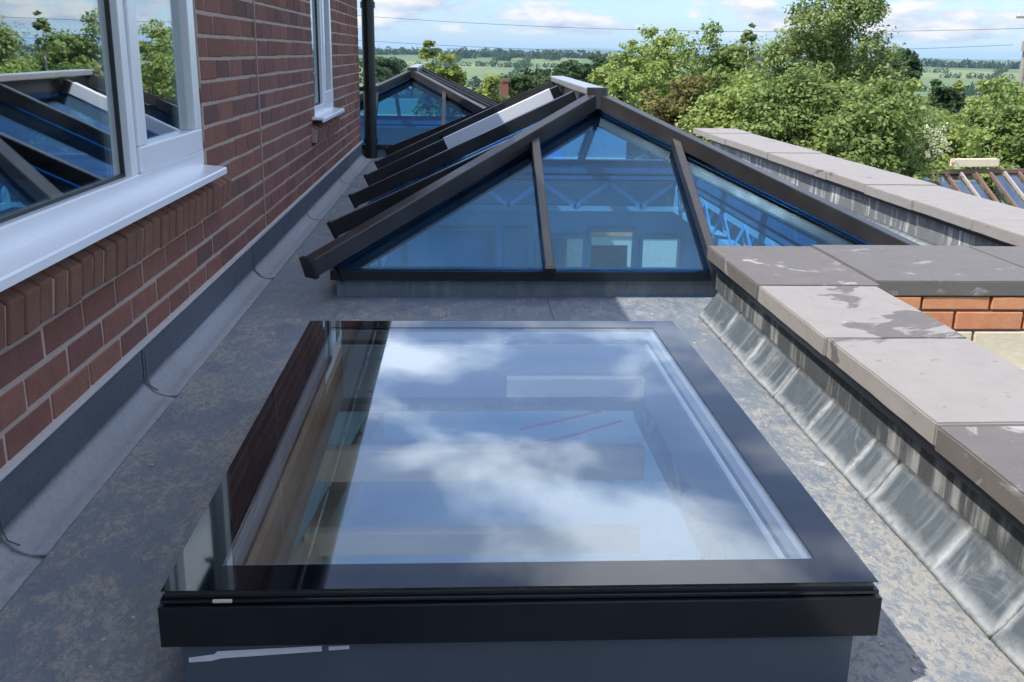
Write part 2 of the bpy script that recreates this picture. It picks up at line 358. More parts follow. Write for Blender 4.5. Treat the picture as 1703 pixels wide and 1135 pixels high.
# ------------------------------------------------------------------ land
GZ = -3.7
def ground_z(x, y):
    r = math.hypot(x, y); a = math.atan2(x, y)
    right = max(0, min(1, (a-.18)/.3)); 
    if r < 45: z = GZ
    elif r < 520: t = (r-45)/475; z = GZ-(30-GZ*0-6)*(t*t*(3-2*t))
    elif r < 1700: t = (r-520)/1180; z = GZ-24+(24+GZ*-1-6.5-5*right)*(t*t*(3-2*t))+0
    else: z = -6.5-5*right-(r-1700)*.012
    amp = max(0, min(1, (r-60)/400))
    return z+amp*4.0*wob(x, y, 0, .0035)*(1 if r < 1400 else .4)
def fields_mat():
    m = M_('grass_and_fields'); v = m.vec(src='World')
    vo = m.n.new('ShaderNodeTexVoronoi'); vo.inputs['Scale'].default_value = .0052; m.l.new(v, vo.inputs['Vector'])
    sp = m.n.new('ShaderNodeSeparateColor'); m.l.new(vo.outputs['Color'], sp.inputs[0])
    c = m.ramp(sp.outputs[0], ((0, (.07, .12, .035)), (.35, (.13, .19, .06)), (.6, (.24, .27, .10)), (.8, (.10, .15, .05)), (1, (.30, .31, .14))))
    n = m.noise(.02, 5, .6, v); f = m.noise(.25, 5, .6, v)
    c = m.mix(m.math('MULTIPLY', n, .4), c, (.07, .11, .035)); c = m.mix(m.math('MULTIPLY', f, .4), c, (.10, .14, .05))
    m.color(c); m.rough(1); return m.m
b = MB(); rs = [0, 6, 14, 25, 45, 60]+list(np.geomspace(80, 3600, 46)); NA = 180
vv = [[(r*math.sin(a), r*math.cos(a), ground_z(r*math.sin(a), r*math.cos(a))) for a in [2*math.pi*k/NA for k in range(NA)]] for r in rs[1:]]
verts = [(0, 0, GZ)]+[p for ring in vv for p in ring]; faces = [(0, 1+k, 1+(k+1) % NA) for k in range(NA)]
for i in range(len(vv)-1):
    for k in range(NA):
        p, q = 1+i*NA+k, 1+i*NA+(k+1) % NA; faces.append((p, p+NA, q+NA, q))
me = bpy.data.meshes.new('ground'); me.from_pydata(verts, [], faces); me.update()
for f in me.polygons: f.use_smooth = True
g = tag(link('ground', me, fields_mat()), kind='structure')
# distant hills
def hillring(name, r0, r1, base, hfun, mat):
    pts = []; n = 240
    for j, (r, k) in enumerate(((r0, 0), ((r0+r1)/2, 1), (r1, 0))):
        for i in range(n):
            a = 2*math.pi*i/n; pts.append((r*math.sin(a), r*math.cos(a), base+(hfun(a) if k else 0)))
    fs = [(j*n+i, (j+1)*n+i, (j+1)*n+(i+1) % n, j*n+(i+1) % n) for j in range(2) for i in range(n)]
    me = bpy.data.meshes.new(name); me.from_pydata(pts, [], fs); me.update()
    for f in me.polygons: f.use_smooth = True
    return tag(link(name, me, mat), kind='structure')
HILL = simple('hill_green', (.09, .14, .06), 1, .2, .002)
hillring('hills', 3500, 5600, -60, lambda a: 62+14*wob(math.sin(a)*9, math.cos(a)*9, 4), HILL)
hillring('hills', 9500, 13500, -100, lambda a: 112+56*max(0, 1-abs((a-.12))/.12)+10*wob(math.sin(a)*14, math.cos(a)*14, 1), HILL)
# far woods and hedgerows: one uncountable mass
def leaf_mesh(name, centers, sizes, normals=None):
    n = len(centers); d = rng.normal(size=(n, 3)) if normals is None else normals+rng.normal(size=(n, 3))*.55
    d /= np.linalg.norm(d, axis=1)[:, None]; t = rng.normal(size=(n, 3)); u = np.cross(d, t); u /= np.linalg.norm(u, axis=1)[:, None]+1e-9; v = np.cross(d, u)
    s = sizes[:, None]; asp = (.45+.3*rng.random(n))[:, None]
    P = np.stack([centers-u*s, centers-v*s*asp, centers+u*s, centers+v*s*asp], 1).reshape(-1, 3)
    me = bpy.data.meshes.new(name); me.vertices.add(4*n); me.vertices.foreach_set('co', P.astype(np.float32).ravel())
    me.loops.add(4*n); me.loops.foreach_set('vertex_index', np.arange(4*n, dtype=np.int32))
    me.polygons.add(n); me.polygons.foreach_set('loop_start', np.arange(0, 4*n, 4, dtype=np.int32)); me.update(calc_edges=True); me.validate(); return me
def lobes(c, rad, n, seed=0, jitter=.55):
    rg = np.random.default_rng(seed); out = []
    for i in range(n):
        d = rg.normal(size=3); d /= np.linalg.norm(d); d[2] = abs(d[2])*.9-.25
        out.append((np.array(c)+d*np.array(rad)*jitter*rg.uniform(.6, 1.25), np.array(rad)*rg.uniform(.28, .55)))
    return out
def crown_mesh(name, lb, n, size, seed=0, airy=0):
    rg = np.random.default_rng(seed); vol = np.array([np.prod(r)**(2/3) for _, r in lb]); k = rg.choice(len(lb), n, p=vol/vol.sum())
    c = np.array([x for x, _ in lb])[k]; r = np.array([x for _, x in lb])[k]
    K = max(12, n//(70 if airy < .9 else 48)); kk = rg.integers(0, K, n); ck = rg.choice(len(lb), K, p=vol/vol.sum()); k = ck[kk]
    c = np.array([x for x, _ in lb])[k]; r = np.array([x for _, x in lb])[k]
    dk = rg.normal(size=(K, 3)); dk[:, 2] += .25; dk /= np.linalg.norm(dk, axis=1)[:, None]; rk = 1-np.abs(rg.normal(0, .28, K))+.12*airy*rg.normal(size=K)
    ext = float(np.mean([x.mean() for _, x in lb])); q = rg.normal(size=(n, 3)); q *= (rg.random(n)**.45/np.linalg.norm(q, axis=1))[:, None]
    cr_ = np.array([.34, .34, .20])*ext*rg.uniform(.6, 1.4, (K, 1)); d = dk[kk]; p = c+d*r*np.clip(rk, .15, 1.3)[kk][:, None]+q*cr_[kk]; d = d*.5+q*.8
    nrm = d*.8+np.array([0, 0, .5]); return leaf_mesh(name, p, size*rg.uniform(.55, 1.3, n), nrm)
cs = []; sz = []
def wood_line(x0, y0, x1, y1, n, h, wid):
    for i in range(int(n*1.9)):
        t = rng.random(); x = x0+(x1-x0)*t+rng.normal()*wid; y = y0+(y1-y0)*t+rng.normal()*wid; hh = h*rng.uniform(.5, 1.2)*(.55+.7*rng.random()); gz = ground_z(x, y)
        m = 26; q = rng.normal(size=(m, 3)); q /= np.linalg.norm(q, axis=1)[:, None]
        cs.append(np.array([x, y, gz+hh*.55])+q*np.array([hh*.55, hh*.55, hh*.5])); sz.append(np.full(m, hh*.22))
for r_, a0, a1, n_, h_ in ((1620, -.22, .75, 700, 9), (1450, .0, .10, 60, 8), (1150, -.2, .16, 110, 6), (800, -.15, .3, 150, 6), (560, -.15, .25, 110, 6), (1250, .3, .75, 160, 5), (820, .35, .7, 120, 5), (420, .02, .12, 90, 7)):
    for i in range(6):
        aa = a0+(a1-a0)*i/6; ab = a0+(a1-a0)*(i+1)/6; rr = r_*(1+.05*math.sin(i*2.3))
        wood_line(rr*math.sin(aa), rr*math.cos(aa), rr*math.sin(ab), rr*math.cos(ab), n_//6, h_, 3)
for a_ in (-.05, .02, .09, .2, .33, .45, .6):
    wood_line(600*math.sin(a_), 600*math.cos(a_), 1450*math.sin(a_+.05), 1450*math.cos(a_+.05), 50, 5, 3)
tag(link('far_woods', leaf_mesh('far_woods', np.concatenate(cs), np.concatenate(sz)), L_DARK), 'dark hedgerows and woods on the far fields below the horizon', 'woods', kind='stuff')

# ------------------------------------------------------------------ house on the left
WX = -.868; Z0 = -.7115; Y0 = 1.809; YE = 8.95; ZT = .80
W1 = (.85, 3.49, -.47, .66); W2 = (6.15, 7.12, -.47, .66)
house = thing('brick_house', 'dark red brick house wall with white windows along the left edge of the flat roof', 'house', (-4.5, 4.5, GZ))
m = MB()   # mortar core with window openings
XI = WX-.30
def wallseg(y0, y1, z0, z1): m.box(XI, WX-.0026, y0, y1, z0, z1)
wallseg(-3, W1[0], GZ, ZT+.1); wallseg(W1[0], W1[1], GZ, W1[2]); wallseg(W1[0], W1[1], W1[3], ZT+.1)
wallseg(W1[1], W2[0], GZ, ZT+.1); wallseg(W2[0], W2[1], GZ, W2[2]); wallseg(W2[0], W2[1], W2[3], ZT+.1); wallseg(W2[1], YE-.006, GZ, ZT+.1)
m.box(-8, XI, YE-.3, YE-.006, GZ, ZT+.1); m.box(-8, XI, -3, -2.7, GZ, ZT+.1); m.box(-8, -7.7, -2.7, YE-.3, GZ, ZT+.1)
m.build('wall', MORTAR, house)
MB().box(-7.7, XI, -2.7, YE-.3, -1.2, -1.1).build('floor', DARKIN, house)
MB().box(-7.7, XI, -2.7, YE-.3, .70, .75).build('ceiling', BOARD, house)
MB().box(-4.2, -4.1, -2.7, YE-.3, -1.1, .70).build('partition', DARKIN, house)
# bricks
def brick_me(L, seed):
    bm = bmesh.new(); bmesh.ops.create_cube(bm, size=1); rg = random.Random(seed)
    for v in bm.verts: v.co = Vector((v.co.x*.016+rg.uniform(-.001, .001), v.co.y*L+rg.uniform(-.0015, .0015), v.co.z*.0645+rg.uniform(-.0015, .0015)))
    bmesh.ops.bevel(bm, geom=[e for e in bm.edges if all(v.co.x > 0 for v in e.verts)], offset=.0035, segments=1, affect='EDGES')
    me = bpy.data.meshes.new('brick'); bm.to_mesh(me); bm.free(); me.materials.append(BRICK); return me
variants = [brick_me(.215, s) for s in range(6)]
blist = []
def windowcut(z, y0, y1):
    segs = [(y0, y1)]
    for (a, b_, c, d) in (W1, W2):
        if z+.0325 < c+.005 or z-.0325 > d-.005: continue
        out = []
        for s0, s1 in segs:
            if s1 <= a or s0 >= b_: out.append((s0, s1)); continue
            if s0 < a-.02: out.append((s0, a))
            if s1 > b_+.02: out.append((b_, s1))
        segs = out
    return segs
k0 = -6
for k in range(k0, 22):
    zc_ = Z0-.0375+.075*k
    if zc_ > ZT+.06: break
    off = Y0+.005+(.1125 if k % 2 else 0)
    for j in range(-22, 40):
        y0 = off+.225*j; y1 = y0+.215; y1 = min(y1, YE)
        if y1-y0 < .02: continue
        for s0, s1 in windowcut(zc_, y0, y1):
            if s1-s0 > .03: blist.append((s0, s1, zc_))
def cdist(t): return ((t[0]+t[1])/2)**2+(t[2]**2)*.5 if (t[1] > 1.55 and t[2] > -.80 and t[2] < .12+.045*(t[0]-1.5)) else 1e6+t[0]
blist.sort(key=cdist)
for i, (s0, s1, z) in enumerate(blist[:300]):
    me = variants[i % 6] if abs(s1-s0-.215) < .002 else brick_me(s1-s0, i)
    o = link('brick', me, None, house, Vector((WX-.008+random.uniform(-.0007, .0007), (s0+s1)/2, z))-house.location)
mb = MB()
for (s0, s1, z) in blist[300:]:
    dx = random.uniform(-.0007, .0007); mb.box(WX-.016+dx, WX+dx, s0, s1, z-.0322, z+.0322)
for k in range(k0, 21):     # return face round the far corner
    for j in range(4):
        zc_ = Z0-.0375+.075*k; x1 = WX-.02-.225*j-(.11 if k % 2 else 0); mb.box(x1-.215, x1, YE-.012, YE+.002, zc_-.032, zc_+.032)
mb.build('brickwork', BRICK, house, kind='stuff')
MB().box(WX-.004, WX+.0022, 4.452, 4.467, -.80, ZT+.05).build('movement_joint', SEAL, house)
# brick-on-edge cills, canted
def cill(y0, y1, x_out, par):
    n = int((y1-y0)/.0752); MB().prism([(WX-.06, -.412), (WX+.0375, -.4605), (WX+.0295, -.5345), (WX-.06, -.518)], y0-.01, y0+n*.0752-.008).build('cill_bed', MORTAR, par)
    bm = MB(); bm.prism([(-.05, -.008), (.043, -.056), (.035, -.140), (-.05, -.125)], 0, .0645)
    bmesh.ops.bevel(bm.bm, geom=bm.bm.edges[:], offset=.004, segments=1, affect='EDGES')
    bmesh.ops.recalc_face_normals(bm.bm, faces=bm.bm.faces); me = bpy.data.meshes.new('cill_brick'); bm.bm.to_mesh(me); bm.bm.free(); me.materials.append(CILLB)
    for i in range(n):
        link('cill_brick', me, None, par, Vector((WX+random.uniform(-.0025, .0025), y0+i*.0752+random.uniform(-.0015, .0015), -.40+random.uniform(-.003, .003)))-par.location).rotation_euler = (random.uniform(-.03, .03), 0, random.uniform(-.03, .03))
cill(.9, 3.74, 0, house); cill(6.0, 7.2, 0, house)
# windows
def window(y0, y1, z0, z1, mull, label_):
    wroot = bpy.data.objects.new('window', None); C.objects.link(wroot); wroot.parent = house
    wroot.location = Vector((WX, (y0+y1)/2, z0))-house.location
    xf = WX-.008; xb = xf-.07
    f = MB(); fr = .055
    f.box(xb, xf, y0, y1, z0, z0+.05, .004); f.box(xb, xf, y0, y1, z1-.06, z1, .004)
    f.box(xb, xf-.001, y0, y0+fr, z0+.05, z1-.06); f.box(xb, xf-.001, y1-.028, y1, z0+.048, z1-.06, .003)
    f.box(xb, xf-.001, mull, mull+.05, z0+.048, z1-.06, .003)
    f.build('frame', WHITE, wroot)
    gk = MB(); gk.box(xb+.01, xf-.012, mull+.050, mull+.058, z0+.045, z1-.06); gk.box(xb+.01, xf-.02, y1-.034, y1-.028, z0+.045, z1-.06)
    gk.box(xf-.030, xf-.020, y0+fr, mull, z0+.050, z0+.058); gk.box(xf-.030, xf-.020, mull-.007, mull, z0+.05, z1-.06)
    gk.build('gasket', GASKET, wroot)
    s = MB(); a, b_ = mull+.058, y1-.034; x1 = xf+.008; sw = .072
    s.box(xb+.004, x1, a, b_, z0+.052, z0+.052+sw, .005); s.box(xb+.004, x1, a, b_, z1-.062-sw, z1-.062, .005)
    s.box(xb+.004, x1-.001, a, a+sw, z0+.052+sw, z1-.062-sw, .004); s.box(xb+.004, x1-.001, b_-sw, b_, z0+.052+sw, z1-.062-sw, .004)
    s.build('opening_sash', WHITE, wroot)
    MB().box(xf-.030, xf-.026, y0+fr-.01, mull+.01, z0+.04, z1-.05).build('pane', GLASS_WIN, wroot)
    MB().box(xf-.024, xf-.020, a+sw-.01, b_-sw+.01, z0+.045+sw, z1-.055-sw).build('pane', GLASS_WIN, wroot)
    return wroot
def sill(wr, y0, y1, z):
    s = MB(); s.prism([(WX-.06, z+.003), (WX-.008, z+.003), (WX+.066, z-.004), (WX+.070, z-.008), (WX+.070, z-.026), (WX+.060, z-.026), (WX+.060, z-.014), (WX-.06, z-.012)], y0, y1)
    s.build('sill', WHITE, wr)
wa = window(W1[0], W1[1], -.386, .66, 2.725, ''); sill(wa, W1[0]-.03, 3.475, -.388)
wb = window(W2[0], W2[1], -.386, .66, 6.62, ''); sill(wb, 6.02, 7.12, -.388)
# eaves, gutter, roof, pipe
MB().box(WX-.4, WX+.12, -3.2, YE+.12, ZT+.10, ZT+.12).build('soffit', WHITE, house)
MB().box(WX+.121, WX+.14, -3.2, YE+.12, ZT+.05, ZT+.24).build('fascia_board', BLACKP, house)
gt = MB(); prof = [(WX+.20+.055*math.cos(t), ZT+.10+.055*math.sin(t)) for t in np.linspace(math.pi, 2*math.pi, 9)]+[(WX+.20+.048*math.cos(t), ZT+.10+.048*math.sin(t)) for t in np.linspace(2*math.pi, math.pi, 9)]
gt.prism(prof, -3.2, YE+.1)
for yb in np.arange(-3, YE, .8): gt.box(WX+.14, WX+.262, yb, yb+.03, ZT+.035, ZT+.045)
gt.build('gutter', BLACKP, house)
rf = MB(); rf.poly([(WX+.16, -3.3, ZT+.20), (WX+.16, YE+.15, ZT+.20), (-4.5, YE+.15, ZT+2.5), (-4.5, -3.3, ZT+2.5), (-8.2, YE+.15, ZT+.2), (-8.2, -3.3, ZT+.2)],
   [(0, 1, 2, 3), (3, 2, 4, 5), (0, 3, 5), (1, 4, 2), (0, 5, 4, 1)]); rf.build('roof', TILE, house)
dp = MB(); dp.tube([(-.79, 9.05, -.93), (-.79, 9.05, ZT+.02)], .055, 16)
for zz in (-.80, -.35, .35): dp.tube([(-.79, 9.05, zz), (-.79, 9.05, zz+.05)], .064, 16)
dp.box(-.90, -.79, 9.03, 9.06, -.345, -.31); dp.build('downpipe', BLACKP, house, smooth=False)

# ------------------------------------------------------------------ flat roof and its flashings
RZ = -.93
SX0, SX1, SY0, SY1 = -.418, .610, 1.25, 2.70      # skylight outer
LX0, LX1, LY0, LY1 = -.50, 1.84, 3.75, 8.10       # lantern eaves
roof = tag(bpy.data.objects.new('flat_roof', None), kind='structure'); C.objects.link(roof); roof.location = (.5, 4, RZ)
rm = MB()
def deck(x0, x1, y0, y1, holes=()):
    xs = sorted({x0, x1, *[h[0] for h in holes], *[h[1] for h in holes]}); ys = sorted({y0, y1, *[h[2] for h in holes], *[h[3] for h in holes]})
    for xa, xb in zip(xs, xs[1:]):
        for ya, yb in zip(ys, ys[1:]):
            if any(h[0] <= (xa+xb)/2 <= h[1] and h[2] <= (ya+yb)/2 <= h[3] for h in holes): continue
            rm.box(xa, xb, ya, yb, RZ-.05, RZ)
deck(WX-.004, 1.0, -2.5, 3.40, [(SX0+.06, SX1-.06, SY0+.06, SY1-.06)])
deck(WX-.004, 2.34, 3.40, 9.0, [(LX0+.08, LX1-.08, LY0+.14, LY1-.08)])
deck(-3.4, 1.0, 9.0, 14.2, [(LX0-1.14+.08, LX1-1.14-.08, LY0+5.35+.14, LY1+5.35-.08)])
rm.build('membrane', ROOF, roof)
sm = MB()
for (x0, x1, y0, y1) in ((.345, .348, 2.72, 3.79),): sm.box(x0, x1, y0, y1, RZ-.001, RZ+.0022)
sm.build('membrane_seam', CURB, roof)
# wall upstand (sheets with lapped joints) and fillet
ys = [-2.5, .4, 1.72, 2.62, 4.1, 5.6, 7.2, YE]
for a, b_ in zip(ys, ys[1:]):
    t = .006+.002*random.random()
    u = MB(); u.sheet(lambda s, v: (WX+t+.004*wob(0, a+s*(b_-a), 2, 2.4)-.0+.0*v, a+.0005+s*(b_-a-.001), -.885+v*.105+(.006*wob(1, a+s*(b_-a), 0, 1.8) if v > .5 else 0)), 24, 2)
    r = bmesh.ops.solidify(u.bm, geom=u.bm.faces[:], thickness=-.005)
    u.build('upstand_sheet', UPST, roof)
    PF = [(WX+.006, -.880), (WX+.014, -.896), (WX+.028, -.911), (WX+.046, -.9215), (WX+.062, -.9255), (WX+.086, -.9262), (WX+.0865, -.9295)]
    f = MB(); f.sheet(lambda s, v: (PF[round(v*6)][0]+.0022*wob(5, a+s*(b_-a), 0, 3)*v, a+s*(b_-a), PF[round(v*6)][1]+.0018*wob(v*2, a+s*(b_-a), 4, 9)*(v < .9)+.0008*wob(v*5, a+s*(b_-a), 4, 31)*(v < .9)), 60, 6)
    bmesh.ops.solidify(f.bm, geom=f.bm.faces[:], thickness=-.004)
    f.build('fillet_sheet', FILL, roof, smooth=True)
tr_ = MB(); tr_.box(WX-.003, WX+.013, .0, YE, -.783, -.772); tr_.build('mortar_trim', simple('pale_mortar', (.50, .47, .45), .9, .2, 30), roof)
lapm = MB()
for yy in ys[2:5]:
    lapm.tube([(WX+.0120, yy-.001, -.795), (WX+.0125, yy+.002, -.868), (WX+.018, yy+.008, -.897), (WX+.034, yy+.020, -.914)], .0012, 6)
lapm.build('lap_joint', simple('lap_dark_grey', (.05, .06, .075), .7, .2), roof)  # thin dark grey line marking each lapped joint
# loose grit along the roof
gr = rng.random((1500, 2)); pts = []; 
gm = MB()
for i in range(260):
    x = random.uniform(-.78, .88); y = random.uniform(1.0, 3.8)
    if SX0-.02 < x < SX1+.02 and SY0-.02 < y < SY1+.02: continue
    s = random.uniform(.0012, .0035); gm.box(x-s, x+s, y-s*1.2, y+s*1.2, RZ-.0005, RZ+s*1.1)
gm.build('grit', simple('grit', (.45, .42, .36), .9, .3, 50), None); tag(bpy.data.objects['grit'], 'pale grit and crumbs scattered on the grey flat roof', 'grit', kind='stuff')

# ------------------------------------------------------------------ parapet near (L-shaped) and far
pw = thing('parapet_wall', 'near low parapet capped with concrete coping slabs turning a corner to the right', 'parapet', (1.1, 2.2, RZ))
wl_ = MB(); wl_.box(.965, 1.24, -2.5, 2.99, GZ, -.722); wl_.box(.965, 2.60, 2.99, 3.50, GZ, -.722); wl_.build('wall', MORTAR, pw)
u = MB(); u.sheet(lambda s, v: (.955+.004*wob(9, s*6, 1, 1), -2.5+s*6.05, -.835+v*.092+.0*s), 60, 2); bmesh.ops.solidify(u.bm, geom=u.bm.faces[:], thickness=.006)
u.build('upstand_sheet', PUPST, pw)
ys = [-2.5, .2, 1.06, 1.40, 1.93, 2.60, 3.2, 3.50]
for a, b_ in zip(ys, ys[1:]):
    f = MB(); f.sheet(lambda s, v: (.953*(1-v)+(.885+.007*wob(5, a+s*(b_-a), 0, 3))*v-.006*math.sin(v*math.pi)+.0, a+s*(b_-a), -.832*(1-v)+(RZ+.004)*v-.012*math.sin(v*math.pi)+.0045*wob(v*2, a+s*(b_-a), 3, 6)*math.sin(v*math.pi)+.002*wob(v*5, a+s*(b_-a), 7, 22)-(.0035 if s < .001 else 0)), 60, 8)
    bmesh.ops.solidify(f.bm, geom=f.bm.faces[:], thickness=.004); f.build('fillet_sheet', PFILL, pw, smooth=True)
MB().box(.925, .962, -2.5, 3.52, -.745, -.7225).build('drip_strip', BLACKP, pw)
cop = [(-.07, .52, COP_WET), (.53, 1.12, COP_DRY), (1.13, 1.722, COP_WET), (1.732, 2.315, COP_DRY), (2.325, 2.897, COP_MIX)]
def slab(x0, x1, y0, y1, mat, par, z=-.67, t=.05):
    m_ = MB(); m_.box(x0, x1, y0, y1, z-t, z)
    bmesh.ops.subdivide_edges(m_.bm, edges=[e for e in m_.bm.edges if e.calc_length() > .1], cuts=14, use_grid_fill=True)
    bmesh.ops.bevel(m_.bm, geom=[e for e in m_.bm.edges if len(e.link_faces) == 2 and e.calc_face_angle(0) > 1], offset=.0035, segments=2, affect='EDGES')
    for v in m_.bm.verts:
        k = wob(v.co.x, v.co.y, v.co.z, 14); v.co += Vector((k*.0016, wob(v.co.y, v.co.x, 3, 17)*.0016, wob(v.co.x, v.co.y, 8, 9)*.0012))
    o = m_.build('coping_slab', mat, par)
    o.rotation_euler = (0, 0, 0); return o
for k, (a, b_, mt) in enumerate(cop): slab(.912+.003*(k % 2), 1.280-.004*(k % 2), a, b_, mt, pw, -.67-.0015*(k % 3))
slab(.912, 1.30, 2.907, 3.545, COP_WET, pw, -.671); 
for k, (a, b_) in enumerate(((1.308, 1.90), (1.908, 2.50), (2.508, 2.70))): slab(a, b_, 2.965+.004*k, 3.57, COP_WET, pw, -.670-.002*(k % 2))
jm = MB(); 
for yy in (.52, 1.12, 1.722, 2.315, 2.897): jm.box(.922, 1.27, yy, yy+.010, -.718, -.676)
jm.build('joint_mortar', simple('dark_joint', (.12, .10, .09), .95, .2), pw)
# brick / block courses of the outer face under the corner
def facebrick(x0, x1, z0, z1, mat, nm):
    mm = MB(); mm.box(x0, x1, 2.968+random.uniform(-.003, .003), 2.992, z0, z1, .003); mm.build(nm, mat, pw)
zt = -.724
for row in range(2):
    x = 1.245-(.11 if row % 2 else 0); 
    while x < 2.6:
        x1 = x+.215; facebrick(max(x, 1.243), x1, zt-(.040 if row == 0 else .056), zt, ORANGE, 'brick'); x = x1+.010
    zt -= (.049 if row == 0 else .065)
x = 1.243
while x < 2.6: facebrick(x, x+.40, zt-.215, zt, BLOCK, 'block'); x += .41
zt -= .225; x = 1.243
while x < 2.6: facebrick(x, x+.31, zt-.215, zt, BLOCK, 'block'); x += .32
fp = thing('parapet_wall', 'far parapet of pale coping slabs running behind the large lantern to the right', 'parapet', (2.45, 6, RZ))
m_ = MB(); m_.box(2.345, 2.60, 3.505, 9.0, GZ, -.722); m_.build('wall', MORTAR, fp)
MB().box(2.30, 2.344, 3.58, 9.05, -.90, -.745).build('upstand_sheet', PUPST, fp); MB().box(2.27, 2.30, 3.58, 9.05, -.745, -.7225).build('drip_strip', BLACKP, fp)
y = 3.585; k = 0
while y < 9.1:
    slab(2.240+.004*(k % 2), 2.66, y, y+.592, COP_PALE, fp, -.67-.002*(k % 3)); y += .60; k += 1
f = MB(); f.sheet(lambda s, v: (2.30*(1-v)+2.20*v, 3.6+s*5.4, -.86*(1-v)+(RZ+.004)*v-.012*math.sin(v*math.pi)), 20, 4); bmesh.ops.solidify(f.bm, geom=f.bm.faces[:], thickness=.004); f.build('fillet_sheet', PFILL, fp, smooth=True)

# ------------------------------------------------------------------ flat skylight
ZS = -.73
sk = thing('flat_skylight', 'large flat glass skylight with black border in the foreground', 'skylight', ((SX0+SX1)/2, (SY0+SY1)/2, RZ))
def ring(x0, x1, y0, y1, wdt, z0, z1, bevel=0):
    r = MB(); r.box(x0, x1, y0, y0+wdt, z0, z1, bevel); r.box(x0, x1, y1-wdt, y1, z0, z1, bevel)
    r.box(x0, x0+wdt, y0+wdt, y1-wdt, z0, z1, bevel); r.box(x1-wdt, x1, y0+wdt, y1-wdt, z0, z1, bevel); return r
ring(SX0+.018, SX1-.020, SY0+.020, SY1-.020, .06, RZ-.02, -.812).build('upstand', SUPST, sk)
ring(SX0-.003, SX1+.004, SY0-.008, SY1+.004, .075, -.815, -.752, .002).build('frame', FRAME, sk)
ring(SX0, SX1, SY0-.003, SY1, .07, -.7485, -.7425, .001).build('lower_pane_edge', BORDER, sk)
ring(SX0+.006, SX1-.006, SY0+.004, SY1-.006, .064, -.752, -.7365).build('edge_seal', GASKET, sk)
MB().box(SX0+.001, SX1-.001, SY0+.001, SY1-.001, -.7365, -.7315).build('glass_pane', GLASS_SKY, sk)
bo = MB(); x0, x1, y0, y1, wd = SX0+.001, SX1-.001, SY0+.001, SY1-.001, .070
for q in (((x0, y0), (x1, y0), (x1, y0+wd), (x0, y0+wd)), ((x0, y1-wd), (x1, y1-wd), (x1, y1), (x0, y1)), ((x0, y0+wd), (x0+wd, y0+wd), (x0+wd, y1-wd), (x0, y1-wd)), ((x1-wd, y0+wd), (x1, y0+wd), (x1, y1-wd), (x1-wd, y1-wd))):
    bo.box(q[0][0], q[2][0], q[0][1], q[2][1], -.7313, -.7303)
bo.build('black_border', BORDER, sk)
ring(SX0+.071, SX1-.071, SY0+.071, SY1-.071, .014, -.762, -.7372).build('spacer_bar', simple('spacer', (.16, .18, .20), .4, .1), sk)
ch = MB(); yf = SY0+.019
ch.poly([(-.392, yf, -.850), (-.355, yf, -.845), (-.35, yf, -.840), (-.20, yf, -.834), (-.20, yf, -.843), (-.345, yf, -.852), (-.36, yf, -.856), (-.392, yf, -.858)], [(0, 1, 2, 3, 4, 5, 6, 7)])
ch.poly([(-.190, yf, -.835), (-.160, yf, -.834), (-.160, yf, -.840), (-.190, yf, -.842)], [(0, 1, 2, 3)])
ch.build('sealant_smear', CHALK, sk)
MB().box(-.345, -.318, SY0-.006, SY0-.0005, -.7465, -.7425, .0008).build('sticker', simple('cream_sticker', (.6, .5, .38), .7, .1), sk)

